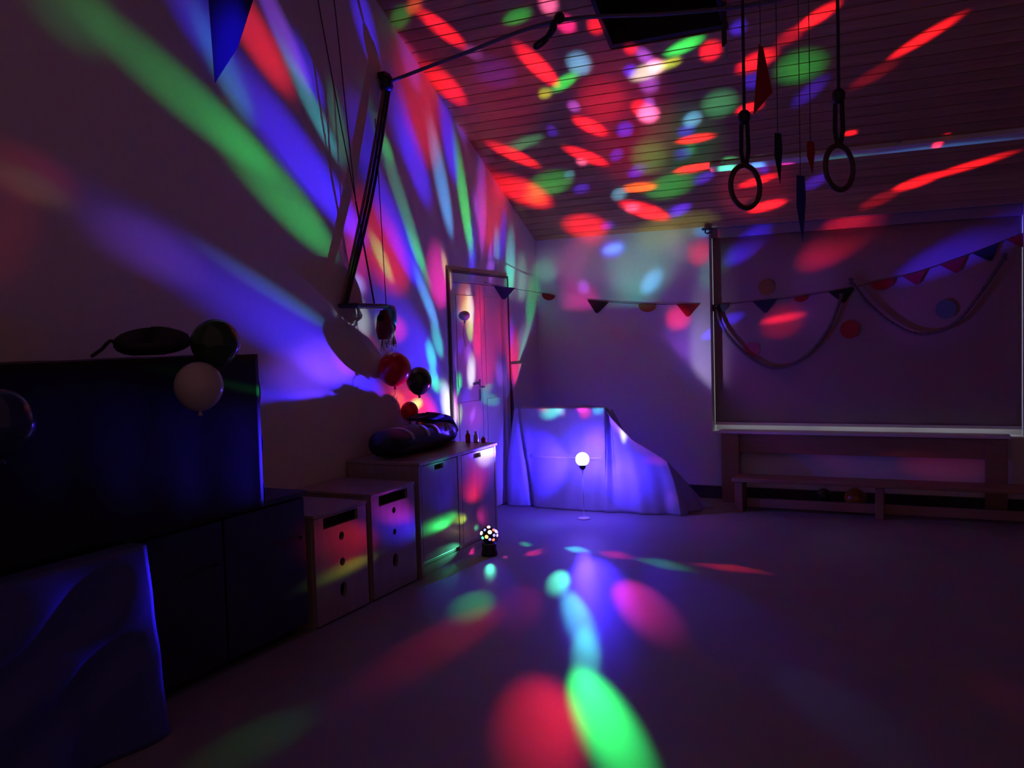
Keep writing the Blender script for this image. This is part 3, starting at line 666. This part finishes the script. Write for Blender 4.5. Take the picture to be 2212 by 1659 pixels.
def topf(u, v):
    p = TL.lerp(TR, u); q = p + V3(0,.13,-.006); r = p.lerp(q, v)
    r.z += .012*math.sin(u*math.pi)*math.sin(v*math.pi) + .016*math.exp(-((v-.25)/.1)**2)*math.sin(u*9+1) 
    return r
obj('top_sheet', grid(BM(), topf, 30, 16), M['sheet'], den, smooth=True, solid=.002)
ridge = spline([TR, (-2.405,6.87,.80), (-2.31,6.875,.692), (-2.19,6.88,.588), (-2.04,6.89,.50), (-1.93,6.89,.43)], 10)
def ridge_at(u):
    k = u*(len(ridge)-1); i = min(int(k), len(ridge)-2); return ridge[i].lerp(ridge[i+1], k-i)
def flap(u, v):
    top = ridge_at(u); bot = V3(-2.43,6.79,.004).lerp(V3(-1.80,6.83,.004), u)
    p = bot.lerp(top, v)
    p.y += -.022*(1-v)*math.sin(u*11+1.8) - .006*(1-v)*math.sin(u*29) + .035*math.sin(v*math.pi)*(1-u)
    p.x += .015*math.sin(v*math.pi)*u
    p.y += .075*math.exp(-((u-.10)/.06)**2)*v**.5
    return p
obj('side_flap', grid(BM(), flap, 50, 30), M['sheet'], den, smooth=True, solid=.002)
def backflap(u, v):
    top = ridge_at(u); bot = V3(-2.42,7.10,.80)
    bot = V3(-2.42,7.0,.84).lerp(V3(-1.72,7.3,.02), u); bot.z -= .25*math.sin(u*math.pi)
    p = top.lerp(bot, v); p.z -= .03*math.sin(v*math.pi)
    p.z = max(p.z, .004)
    return p
obj('back_flap', grid(BM(), backflap, 30, 20), M['sheet'], den, smooth=True, solid=.002)
def endflap(u, v):
    a = ridge[-1].lerp(V3(-1.72,7.3,.02), u); b_ = V3(-1.80,6.83,.004).lerp(V3(-1.66,7.28,.004), u)
    p = b_.lerp(a, v); p.x += .02*math.sin(u*14)*(1-v)
    return p
obj('end_flap', grid(BM(), endflap, 20, 14), M['sheet'], den, smooth=True, solid=.002)
bm = tube(BM(), [front(u, .515)+V3(0,-.012,0) for u in [.22+.76*k/30 for k in range(31)]], .003, 6)
obj('seam', bm, M['white'], den, smooth=True)
# board leaning in the corner behind the den
bm = BM(); prism(bm, [(XL+.09,.0),(XL+.115,.0),(XL+.028,1.225),(XL+.004,1.225)], 'y', 7.02, 7.40)
tag(obj('leaning_board', bm, M['wall'], bevel=.003), 'pale board leaning on the wall in the corner behind the den', 'board')

# ================================================================== cabinets along the left wall
XF = -2.82
def crate_cabinet(y0, y1, h, hole_z, label):
    t = empty('crate_cabinet', ((XF+XL)/2, (y0+y1)/2, 0), label, 'cabinet', 'low plywood cabinets with cut-out grips')
    x0 = XL+.03; th = .02
    bm = BM(); box(bm, x0, XF-.02, y0, y0+th, 0, h-th); box(bm, x0, XF-.02, y1-th, y1, 0, h-th); box(bm, x0, x0+.012, y0+th, y1-th, .03, h-th); box(bm, x0, XF-.02, y0+th, y1-th, .02, .04)
    obj('carcass', bm, M['birch'], t, bevel=.002)
    obj('shade_block', bx(x0+.014, XF-.06, y0+th+.002, y1-th-.002, .042, h-th-.004), M['inside_shade'], t)  # dark block painted as the shade seen through the holes
    obj('top_board', bx(x0, XF+.004, y0-.003, y1+.003, h-th, h), M['birch'], t, bevel=.004)
    c = (y0+y1)/2
    slot = [(c-.15,h-.085),(c+.15,h-.085),(c+.15,h-.028),(c-.15,h-.028)]
    holes = [slot] + [circ(c, z, r, sz=s) for z, r, s in hole_z]
    obj('front_panel', plate(BM(), [(y0+.002,.012),(y1-.002,.012),(y1-.002,h-th-.002),(y0+.002,h-th-.002)], holes, XF-.02, XF), M['birch'], t)
crate_cabinet(3.53, 3.985, .585, [(.436,.022,1),(.298,.022,1),(.149,.03,1.35)], 'low plywood cabinet with slot grip, nearer one, beside the black draped stage')
crate_cabinet(4.035, 4.49, .61, [(.477,.018,1),(.35,.018,1),(.183,.03,1.35)], 'low plywood cabinet with slot grip, between its twin and the tall cupboard')
cb = empty('cupboard', ((XF+XL)/2, 5.07, 0), 'two-door pale cupboard with dark bag on top, beside disco lamp', 'cupboard')
x0, y0, y1, h = XL+.03, 4.545, 5.60, .712
bm = BM(); box(bm, x0, XF, y0, y0+.028, 0, h-.022); box(bm, x0, XF, y1-.028, y1, 0, h-.022); box(bm, x0, XF, 5.035, 5.085, .07, h-.022); box(bm, x0, x0+.012, y0+.028, y1-.028, .07, h-.022); box(bm, x0, XF-.02, y0+.028, y1-.028, .062, .082)
obj('carcass', bm, M['birch'], cb, bevel=.003)
obj('top_board', bx(x0, XF+.012, y0-.004, y1+.004, h-.022, h), M['birch'], cb, bevel=.004)
obj('plinth', bx(x0, XF-.012, y0+.03, y1-.03, 0, .058), M['birch'], cb)
for a, b_ in ((y0+.034, 5.029), (5.091, y1-.034)):
    c = (a+b_)/2 - .01
    dr = obj('cupboard_door', plate(BM(), [(a,.09),(b_,.09),(b_,h-.03),(a,h-.03)], [[(c-.055,h-.072),(c+.055,h-.072),(c+.055,h-.04),(c-.055,h-.04)]], XF-.02, XF-.002), M['birch'], cb)
    obj('grip_shade', bx(XF-.05, XF-.0205, c-.06, c+.06, h-.078, h-.034), M['inside_shade'], dr)  # dark block standing in for the shade in the grip slot
# low cabinet further along with shade in its colour, cloth table, black draped stage
lc = empty('dark_sideboard', (-3.08, 2.4, 0), 'low sideboard under the draped stage, its shade painted in as black', 'sideboard')
obj('carcass', bx(XL+.02, -2.84, 1.2, 3.48, .05, .70), M['darkwood'], lc, bevel=.004)
obj('plinth', bx(XL+.06, -2.9, 1.24, 3.44, 0, .05), M['darkwood'], lc)
obj('top_board', bx(XL+.02, -2.82, 1.19, 3.49, .70, .725), M['darkwood'], lc, bevel=.004)
for k in range(4):
    ya = 1.22+k*.565; dr = obj('sideboard_door', bx(-2.84, -2.822, ya, ya+.55, .06, .69), M['darkwood'], lc, bevel=.003)
    obj('knob', lathe(BM(), [(.006,-.012),(.006,.0),(.014,.006),(.0,.012)], (-2.81, ya+.5, .5), 10), M['dark'], dr)
def cloth(u, v):     # u along y (far..near), v floor..top
    y = 2.31 - 1.3*u; p = V3(-2.62, y, .004+.726*v)
    sw = math.exp(-((u-.0)/.5)**2)
    p.x += .020*(1-v)**.6*math.sin(u*19+.4) + .022*math.sin((u*.9+v*1.0)*17+.5)*(1-abs(2*v-1))*min(1,u*4+.2)
    p.x += .035*(1-v)*(.4+.6*u)
    p.y += .045*(1-v)*(1-u) 
    return p
tc_ = empty('tablecloth', (-2.62, 1.6, 0), 'blue cloth hanging in swags to the floor at the lower left', 'tablecloth')
obj('front_drop', grid(BM(), cloth, 70, 40), M['bluecloth'], tc_, smooth=True, solid=.003)
obj('top_cover', bx(-2.805, -2.62, 1.01, 2.31, .727, .733), M['bluecloth'], tc_, bevel=.002)
def cend(u, v):
    p = cloth(0, v); q = V3(-2.80, 2.31+.02*(1-v), .004+.726*v); r = p.lerp(q, u); r.y += .012*math.sin(u*9)*(1-v); return r
obj('end_drop', grid(BM(), cend, 20, 24), M['bluecloth'], tc_, smooth=True, solid=.003)
st = empty('draped_stage', (-2.95, 2.1, .735), 'big black plastic draped box with balloons before it, far left', 'draped box')
def bside(u, v):     # front face, u from near to far end
    p = V3(-2.70, 1.15+1.89*u, .736+.678*v); p.x += .0015*(1-v)*math.sin(u*37)+.001*math.sin(u*11+v*5); return p
obj('front_drop', grid(BM(), bside, 80, 24), M['blackfoil'], st, smooth=True, solid=.003)
def bend(u, v):      # end towards the lamp, with diagonal folds
    p = V3(-2.70-.55*u, 3.04, .736+.678*v); a = math.sin((u*1.4+v*1.7)*11); p.y += .014*a*(1-v*.4) + .012*(1-v)*math.sin(u*21); p.x += .004*(1-v)*math.sin(37)*(1-u); return p
obj('end_drop', grid(BM(), bend, 50, 40), M['blackfoil'], st, smooth=True, solid=.003)
obj('top_cover', grid(BM(), lambda u, v: V3(-2.70-.55*u, 1.15+1.89*v, 1.414+.004*math.sin(v*23)*math.sin(u*7)), 12, 40), M['blackfoil'], st, smooth=True, solid=.003)
hb = empty('handbag', (-2.85, 2.55, 1.426), 'dark crumpled bag with a pointed strap on top of the black box', 'bag')
def hbf(u, v):
    a = 2*math.pi*u; b_ = math.pi*v; r = 1+.12*math.sin(3*a+2*b_)+.10*math.cos(5*a)
    return V3(-2.88+.08*math.sin(b_)*math.cos(a)*r, 2.62+.17*math.sin(b_)*math.sin(a)*r, 1.426+max(0,.05-.055*math.cos(b_)*r)*(.8+.3*math.sin(a*2)))
obj('pouch', grid(BM(), hbf, 28, 12), M['jacket'], hb, smooth=True)
obj('strap', tube(BM(), spline([(-2.86,2.315,1.430),(-2.86,2.36,1.455),(-2.86,2.405,1.487),(-2.86,2.45,1.462),(-2.86,2.485,1.44)], 5), .007, 6), M['jacket'], hb, smooth=True)
# ================================================================== balloons
def balloon(c, r, m, label, string=None, sz=1.12, group=None, tilt=0, name='balloon'):
    t = empty(name, c, label, 'balloon', group)
    prof = []
    for k in range(17):
        a = math.pi*k/16; rr = math.sin(a)*r; z = -math.cos(a)*r*sz
        if z < 0: rr *= 1-.16*(z/(r*sz))**2*abs(math.sin(a))
        prof.append((rr, z))
    obj('skin', lathe(BM(), prof, c, 28), m, t, smooth=True)
    z = c[2]-r*sz
    obj('knot', lathe(BM(), [(.0,-.018),(.011,-.016),(.006,-.006),(.009,.004),(.0,.006)], (c[0],c[1],z), 10), m, t, smooth=True)
    if string: obj('ribbon', tube(BM(), spline(string, 6), .0016, 5), M['cord'], t)
    return t
balloon((-2.60,2.685,1.466), .096, M['b_green'], 'dark green balloon touching the top corner of the black box', sz=1.03)
balloon((-2.585,2.572,1.299), .094, M['b_white'], 'white balloon hanging in front of the black draped box', sz=1.03)
balloon((-2.58,1.75,1.236), .10, M['b_blue'], 'dark blue balloon cut off by the left picture edge', sz=1.08)
balloon((-3.25,4.98,1.268), .112, M['b_red'], 'red balloon below the tinsel tassel over the cupboard', [(-3.25,4.98,1.14),(-3.24,4.96,1.10),(-3.25,4.94,1.07),(-3.24,4.97,1.05),(-3.25,5.0,1.08)], sz=1.04)
balloon((-3.19,5.19,1.177), .088, M['b_green'], 'dark green balloon beside the red one over the cupboard', [(-3.19,5.19,1.07),(-3.20,5.14,1.10),(-3.21,5.08,1.13)], sz=1.12)
balloon((-3.30,5.23,.962), .062, M['b_red'], 'small red balloon against the wall behind the dark bag')
balloon((-3.29,6.06,1.640), .045, M['b_pale'], 'small pale blue balloon hanging on the door', [(-3.29,6.06,1.59),(-3.30,6.05,1.50),(-3.295,6.08,1.40)], sz=.85)
balloon((-.80,7.52,.09), .062, M['b_green'], 'green balloon lying under the bench, left of the orange one', sz=1.05)
balloon((-.55,7.42,.10), .085, M['b_orange'], 'orange balloon lying on the floor under the bench', sz=1.05)

# ================================================================== bag and small things on the cupboard
zt_ = .713
bag = empty('duffel_bag', (-3.1, 5.0, zt_), 'long navy duffel bag with pale straps lying on the cupboard', 'bag')
def bagf(u, v):
    a = 2*math.pi*v; e = min(1, (1-abs(2*u-1)**7))**.5
    y = 4.56 + .92*u; ry = .088*e*(1+.05*math.sin(u*19)+.03*math.sin(a*3+u*9)); rx = .125*e
    ca, sa = math.cos(a), math.sin(a)
    z = zt_+.092+ry*math.copysign(abs(sa)**.8, sa)*(1 if sa > 0 else .98)
    return V3(-3.13+rx*math.copysign(abs(ca)**.8, ca), y, max(z, zt_+.002))
obj('body', grid(BM(), bagf, 48, 32), M['navy'], bag, smooth=True)
for y, w in ((4.80,.018),(4.99,.02),(5.12,.018)):
    u = (y-4.56)/.92
    bm = BM(); c0 = V3(-3.13, y, zt_+.092)
    grid(bm, lambda s, v: (lambda p: V3(c0.x+(p.x-c0.x)*1.03, p.y, c0.z+(p.z-c0.z)*1.03))(bagf(u+(s-.5)*w/.92*2, .02+v*.46)), 2, 20)
    obj('webbing', bm, M['strap'], bag, smooth=True, solid=.002)
bm = BM()
for k, (dy, hh) in enumerate(((0,.05),(.022,.035),(.044,.05),(.066,.04),(.088,.05))):      # printed strokes on the side
    p = bagf((5.22+dy-4.56)/.92, .03); q = bagf((5.225+dy-4.56)/.92, .03+hh*2.2)
    tube(bm, [p+V3(.003,0,0), p.lerp(q,.5)+V3(.006,.004,0), q+V3(.004,.006,0)], .004, 5)
obj('print', bm, M['strap'], bag)
obj('handle', tube(BM(), spline([bagf(.47,.2), V3(-3.12,5.03,zt_+.195), V3(-3.12,5.1,zt_+.195), bagf(.64,.2)], 6), .009, 6), M['navy'], bag, smooth=True)
jk = empty('folded_jacket', (-3.16, 5.2, .9), 'crumpled dark jacket lying on top of the duffel bag', 'jacket')
def jkf(u, v):
    a = 2*math.pi*u; b_ = math.pi*v; r = 1+.16*math.sin(3*a+1)+.1*math.sin(7*a+3*b_)
    return V3(-3.16+.085*math.sin(b_)*math.cos(a)*r, 5.22+.17*math.sin(b_)*math.sin(a)*r, .912+.016-.03*math.cos(b_)*r*(.7+.3*math.sin(2*a+.8)))
obj('cloth', grid(BM(), jkf, 36, 14), M['jacket'], jk, smooth=True)
obj('sleeve', tube(BM(), spline([(-3.14,5.30,.915),(-3.11,5.38,.905),(-3.09,5.43,.88),(-3.07,5.47,.80)], 6), lambda t: .028-.006*t, 10), M['jacket'], jk, smooth=True)
bm = BM(); sb = empty('small_crate', (-3.2, 5.53, zt_), 'small dark open box at the door end of the cupboard top', 'box')
bm = BM(); box(bm, -3.26,-3.14,5.49,5.50,zt_,zt_+.13); box(bm,-3.26,-3.14,5.57,5.58,zt_,zt_+.13); box(bm,-3.26,-3.25,5.50,5.57,zt_,zt_+.13); box(bm,-3.15,-3.14,5.50,5.57,zt_,zt_+.13); box(bm,-3.25,-3.15,5.50,5.57,zt_,zt_+.01)
obj('shell', bm, M['dark'], sb, bevel=.003)
obj('rim', bx(-3.268,-3.132,5.482,5.492,zt_+.11,zt_+.135), M['dark'], sb)
for (x, y, c, lab, hh) in ((-3.0,5.52,'b_red','small red bottle standing on the cupboard by its end',.09),(-2.95,5.55,'tinsel','small shiny silver bottle on the cupboard beside the red one',.08),(-2.90,5.57,'f_red','tiny red jar on the front corner of the cupboard',.045)):
    t = empty('bottle', (x, y, zt_), lab, 'bottle', 'small bottles on the cupboard')
    obj('body', lathe(BM(), [(.016,0),(.018,.004),(.018,hh*.62),(.008,hh*.8),(.008,hh*.86)], (x,y,zt_), 14), M[c], t, smooth=True)
    obj('cap', lathe(BM(), [(.010,hh*.86),(.010,hh),(.0,hh+.001)], (x,y,zt_), 12), M['white'], t, smooth=True)

# ================================================================== tinsel tassel
tz = empty('tinsel_tassel', (-3.25, 4.92, 1.66), 'blue and dark red tinsel tassel hanging over the red balloon', 'decoration')
obj('hook_knot', lathe(BM(), [(.0,-.03),(.022,-.02),(.028,.0),(.02,.02),(.0,.028)], (-3.250,4.845,1.61), 12), M['jacket'], tz, smooth=True)
obj('blue_cap', lathe(BM(), [(.034,-.12),(.05,-.07),(.05,-.01),(.035,.03),(.0,.04)], (-3.250,4.945,1.66), 14), M['tinsel_blue'], tz, smooth=True)
obj('red_cap', lathe(BM(), [(.04,-.16),(.055,-.1),(.045,-.02),(.02,.03),(.0,.035)], (-3.250,4.875,1.63), 14), M['tinsel_red'], tz, smooth=True)
obj('hanger', tube(BM(), [(-3.250,4.910,1.67),(-3.250,4.890,2.2),(-3.25,4.86,2.9)], .003, 6), M['cord'], tz)
for k in range(22):
    a = k*2.4; x = -3.25+.04*math.cos(a); y = 4.92+.06*math.sin(a); L_ = .12+.05*random.random()
    pts = [(x,y,1.58)] + [(x+.012*math.sin(j*1.3+a), y+.010*math.cos(j*1.7+a), 1.58-(L_+.02)*j/5) for j in range(1,6)]
    obj('strand', tube(BM(), pts, .005, 5, flat=.4), M['tinsel' if k % 3 else ('tinsel_red' if k % 2 else 'tinsel_blue')], tz)

# ================================================================== swing held against the wall
XS = -3.325
sw = empty('swing', (XS, 4.66, 1.66), 'dark board swing pulled up on ropes beside the left wall', 'swing')
obj('pulley', lathe(BM(), [(.0,-.055),(.035,-.05),(.048,-.02),(.042,0),(.048,.02),(.035,.05),(.0,.055)], (XS,5.127,3.20), 18), M['dark'], sw, smooth=True)
obj('pulley_bracket', bx(XL+.001, XS+.01, 5.09, 5.165, 3.235, 3.275), M['dark'], sw, bevel=.004)
obj('seat', bx(XL+.02, XL+.17, 4.515, 4.87, 1.672, 1.70), M['dark'], sw, bevel=.012)
for k, dy in enumerate((-.034, .0, .034)):
    obj('rope', tube(BM(), spline([(XS+.005*k,5.115+dy*.7,3.15),(XS+.005*k,4.86+dy,2.42),(XS+.005*k,4.545+dy*.5,1.70)], 8), .0105, 8), M['hemp' if k == 0 else 'cord'], sw, smooth=True)
obj('rope', tube(BM(), [(XS+.02,4.69,2.35),(XS+.02,4.78,2.0),(XS+.02,4.855,1.70)], .006, 6), M['cord'], sw, smooth=True)
for (ya, dx) in ((4.42,-.01),(4.56,.01)):
    obj('guy_rope', tube(BM(), spline([(XS+dx,ya-.09,3.95),(XS+dx,ya,3.53),(XS+.01,(ya+4.69)/2+.02,2.82),(XS+.02,4.69,2.35)], 8), .004, 6), M['cord'], sw, smooth=True)
# rope across the room
cr = empty('cross_rope', (XS, 5.13, 3.2), 'pale rope strung across the room from the swing pulley under the ceiling', 'rope')
obj('strand', tube(BM(), spline([(XS+.052,5.13,3.215),(-2.80,5.17,3.31),(-2.11,5.2,3.42),(-1.33,5.2,3.33),(-.7,5.2,3.30),(.6,5.15,3.36),(2.9,5.0,3.55)], 10), .013, 8), M['paleropes'], cr, smooth=True)
hk = empty('strap_hook', (-2.15, 5.2, 3.38), 'dark strap and snap hook hanging on the rope under the boards', 'hook')
obj('strap', tube(BM(), spline([(-2.07,5.19,3.45),(-2.10,5.16,3.40),(-2.12,5.17,3.36),(-2.16,5.19,3.33)], 6), lambda t: .03-.008*t, 10, flat=.6), M['rubber'], hk, smooth=True)
obj('snap_hook', tube(BM(), spline([(-2.14,5.19,3.345),(-2.20,5.19,3.32),(-2.25,5.19,3.295),(-2.24,5.19,3.275),(-2.20,5.19,3.29),(-2.16,5.19,3.32)], 5), .012, 8), M['dark'], hk, smooth=True)
obj('loop', tube(BM(), [(-2.08+.028*math.cos(a), 5.19, 3.432+.028*math.sin(a)) for a in [2*math.pi*k/14 for k in range(14)]], .009, 6, closed=True), M['rubber'], hk, smooth=True)

# ================================================================== gym rings and hanging pennants
def torus(bm, c, ax, R, r, n=40, m=10):
    up = Vector((0,0,1)); nr = ax.cross(up); g = []
    for i in range(n):
        a = 2*math.pi*i/n; d = ax*math.cos(a) + up*math.sin(a)
        g.append([bm.verts.new(c + d*(R+r*math.cos(b)) + nr*r*math.sin(b)) for b in [2*math.pi*k/m for k in range(m)]])
    for i in range(n):
        for k in range(m): bm.faces.new((g[i][k], g[(i+1)%n][k], g[(i+1)%n][(k+1)%m], g[i][(k+1)%m]))
    return bm
def gym_ring(x, y, zr, zk, label, rot):
    t = empty('gym_ring', (x, y, zr), label, 'gym ring', 'gym rings hanging from the ceiling')
    R = .118; c, s = math.cos(rot), math.sin(rot)
    obj('ring', torus(BM(), Vector((x,y,zr)), Vector((c,s,0)), R, .015), M['ringwood'], t, smooth=True)
    for d in (-.02, .02):
        obj('strap', tube(BM(), [(x+d*.3,y,zr+R-.005),(x+d,y,zr+R+.08),(x+d*.8,y,zk-.02)], .012, 6, flat=.3), M['rubber'], t)
    obj('buckle', lathe(BM(), [(.0,-.04),(.025,-.035),(.034,-.01),(.034,.02),(.02,.038),(.0,.04)], (x,y,zk), 14), M['dark'], t, smooth=True)
    obj('rope', tube(BM(), [(x,y,zk+.03),(x,y,zc(y)-.001)], .009, 8), M['cord'], t, smooth=True)
    obj('ceiling_plate', lathe(BM(), [(.0,-.03),(.03,-.028),(.035,.0),(.035,.03)], (x,y,zc(y)-.005), 14), M['dark'], t, smooth=True)
gym_ring(-.943, 5.1, 2.266, 2.651, 'dark gym ring hanging on a strap beside the red pennant', 1.02)
gym_ring(-.444, 5.1, 2.318, 2.696, 'dark gym ring hanging further from the red pennant, second of the pair', 1.03)
def pennant(top, tip, w, m, label, string_top, lean=0):
    t = empty('pennant', tip, label, 'pennant', 'felt pennants hanging on threads')
    a, b_ = Vector(top), Vector(tip)
    bm = BM(); prism(bm, [(a.x-w*.08,a.z),(a.x+w*.12,a.z-.02),(b_.x+w*.62,b_.z+(a.z-b_.z)*.28),(b_.x-w*.3,b_.z)], 'y', a.y-.002, a.y+.002)
    obj('cloth', bm, m, t)
    obj('thread', tube(BM(), [a, (a.x, a.y, string_top)], .0025, 5), M['cord'], t)
yp = 5.35
pennant((-.890,yp,3.12), (-.90,yp,2.72), .12, M['f_red'], 'red pennant hanging beside the nearer gym ring', zc(yp))
def spear(x, y, z1, z0, w, m, label):
    t = empty('pennant', (x,y,z0), label, 'pennant', 'felt pennants hanging on threads')
    bm = BM(); prism(bm, [(x-w*.35,z1),(x+w*.4,z1-.01),(x+w*.5,z1-(z1-z0)*.35),(x+.01,z0),(x-w*.4,z1-(z1-z0)*.45)], 'y', y-.002, y+.002)
    obj('cloth', bm, m, t)
    obj('thread', tube(BM(), [(x,y,z1-.005),(x,y,zc(y))], .0025, 5), M['cord'], t)
spear(-.80, 5.35, 2.60, 2.30, .05, M['f_green'], 'slim green pennant hanging between the two gym rings')
spear(-.62, 5.35, 2.53, 2.34, .05, M['f_red'], 'small dark red pennant hanging left of the second gym ring')
spear(-.69, 5.45, 2.36, 1.96, .06, M['f_blue'], 'long blue pennant hanging lowest, in front of the window blind')
# dark strap hanging at the roof window's edge
hs = empty('pull_strap', (-1.17, 5.72, 3.2), 'dark pull strap hanging from the roof window edge', 'strap')
obj('strap', bx(-1.165, -1.135, 5.60, 5.606, 3.22, zc(5.60)-.002), M['dark'], hs)
obj('grip', bx(-1.147, -1.130, 5.595, 5.611, 3.13, 3.23), M['strap'], hs, bevel=.003)
# big dark blue pennant high on the left
t = empty('pennant', (-3.3, 3.5, 2.8), 'big blue pennant hanging high against the left wall', 'pennant')
bm = BM(); prism(bm, [(3.40,3.42),(3.74,3.30),(3.60,3.0),(3.425,2.775)], 'x', -3.24, -3.236); obj('cloth', bm, M['f_blue'], t)
obj('thread', tube(BM(), [(-3.238,3.3,3.62),(-3.238,3.41,3.41),(-3.238,3.73,3.30),(-3.238,4.2,3.5)], .0025, 5), M['cord'], t)

# ================================================================== bunting before the window
bt = empty('bunting', (-1.2, 7.4, 1.6), 'string of coloured felt flags strung from the door across the window', 'bunting')
FL = [(-3.244, 6.7, 1.886, 't', 'f_blue_shade', 0.2), (-3.25, 7.658, 1.859, 's', 'f_red', 0.132), (-2.76, 7.658, 1.772, 't', 'f_green', 0.212), (-2.293, 7.658, 1.723, 's', 'f_orange', 0.163), (-1.925, 7.658, 1.707, 't', 'f_red', 0.209), (-1.677, 7.77, 1.694, 's', 'f_grey', 0.159), (-1.29, 7.77, 1.716, 't', 'f_blue_shade', 0.205), (-0.994, 7.77, 1.734, 's', 'f_red', 0.108), (-0.669, 7.77, 1.776, 't', 'f_green', 0.21), (-0.359, 7.77, 1.835, 's', 'f_red', 0.175), (-0.12, 7.77, 1.877, 't', 'f_red', 0.177), (0.154, 7.77, 1.961, 't', 'f_red', 0.193), (0.383, 7.77, 2.042, 't', 'f_green', 0.201), (0.615, 7.77, 2.13, 't', 'f_red', 0.204)]
pts = [Vector(f[:3]) for f in FL]
pts = [Vector((XL+.002,6.55,1.93))] + pts + [Vector((1.2,7.66,2.33))]
obj('cord', tube(BM(), spline(pts, 5), .0025, 5), M['cord'], bt)
for i, (x, y, z, k, c, w) in enumerate(FL):
    d = (pts[i+2]-pts[i]); d.y = 0; d = d.normalized() if i else Vector((1,0,-.12)).normalized(); up_ = Vector((0,0,1)); o_ = Vector((x,y,z))
    dn = -(up_ - d*up_.dot(d)).normalized(); nn = d.cross(dn).normalized()
    if k == 't': sh = [(-.5,0),(.5,0),(.06,.52),(-.06,.52)]
    else: sh = [(-.5,0),(.5,0)] + [(.5*math.cos(a), .08+.36*math.sin(a)) for a in [math.pi*j/10 for j in range(11)]]
    bm = BM(); lo = [bm.verts.new(o_+d*p*w+dn*q*w+nn*.0015) for p, q in sh]; hi = [bm.verts.new(o_+d*p*w+dn*q*w-nn*.0015) for p, q in sh]
    bm.faces.new(lo); bm.faces.new(hi[::-1]); n_ = len(sh)
    for j in range(n_): bm.faces.new((lo[j], hi[j], hi[(j+1)%n_], lo[(j+1)%n_]))
    obj('flag', bm, M[c], bt)
# paper chains and dots on the blind
for lab, P_ in (('grey crepe garland in a deep loop on the left half of the blind', [(-1.708,7.742,1.667),(-1.612,7.745,1.441),(-1.397,7.745,1.215),(-1.185,7.745,1.133),(-.957,7.745,1.228),(-.771,7.745,1.455),(-.667,7.742,1.719)]),
                ('grey crepe garland in a loop on the right half of the blind', [(-.594,7.742,1.84),(-.465,7.745,1.653),(-.276,7.745,1.477),(-.073,7.745,1.389),(.158,7.745,1.462),(.352,7.745,1.707),(.509,7.742,1.964)])):
    t = empty('crepe_garland', P_[3], lab, 'garland', 'crepe garlands on the blind')
    sp = spline(P_, 14); N_ = len(sp)
    obj('paper_roll', tube(BM(), sp, lambda u: .013*(1+.16*math.sin(u*180)), 8), M['crepe'], t)
    for e in (0, -1): obj('bow', lathe(BM(), [(.0,-.03),(.02,-.02),(.012,0),(.024,.02),(.0,.03)], sp[e], 10), M['crepe'], t)
for (x, z, r, c, lab) in ((-1.40,1.295,.066,'paper_pink','pink paper disc on the blind inside the left garland loop'),(-.61,1.443,.075,'paper_red','red paper disc on the blind between the two garlands'),(.104,1.581,.075,'paper_blue','blue paper disc on the blind inside the right garland loop'),(-1.275,1.827,.068,'paper_ochre','ochre paper disc on the blind above the bunting')):
    bm = BM(); prism(bm, [(x+r*math.cos(a), z+r*math.sin(a)) for a in [2*math.pi*k/24 for k in range(24)]], 'y', 7.772, 7.776)
    tag(obj('paper_disc', bm, M[c]), lab, 'paper disc', 'paper discs on the blind')

# ================================================================== console under the window and gym bench
cn = empty('window_console', (-.56, 7.55, 0), 'long wooden console with a pale top edge under the window', 'console')
obj('top_board', bx(-1.655, .535, 7.50, 7.667, .590, .612), M['white'], cn, bevel=.004)
obj('apron', bx(-1.63, .515, 7.56, 7.585, .425, .590), M['beech'], cn, bevel=.003)
for x in (-1.63, .365): obj('leg', bx(x, x+.15, 7.53, 7.60, 0, .588), M['beech'], cn, bevel=.004)
gb = empty('gym_bench', (-.3, 7.2, 0), 'long low wooden gym bench along the wall below the console', 'bench')
obj('seat', bx(-1.46, 2.2, 7.10, 7.35, .245, .278), M['beech'], gb, bevel=.006)
for x in (-1.41, -.36, .8, 2.0):
    bm = BM(); box(bm, x-.03, x+.03, 7.13, 7.32, .0, .245)
    obj('leg', bm, M['beech'], gb, bevel=.004)
obj('lower_beam', bx(-1.36, 1.95, 7.205, 7.245, .03, .10), M['beech'], gb, bevel=.004)
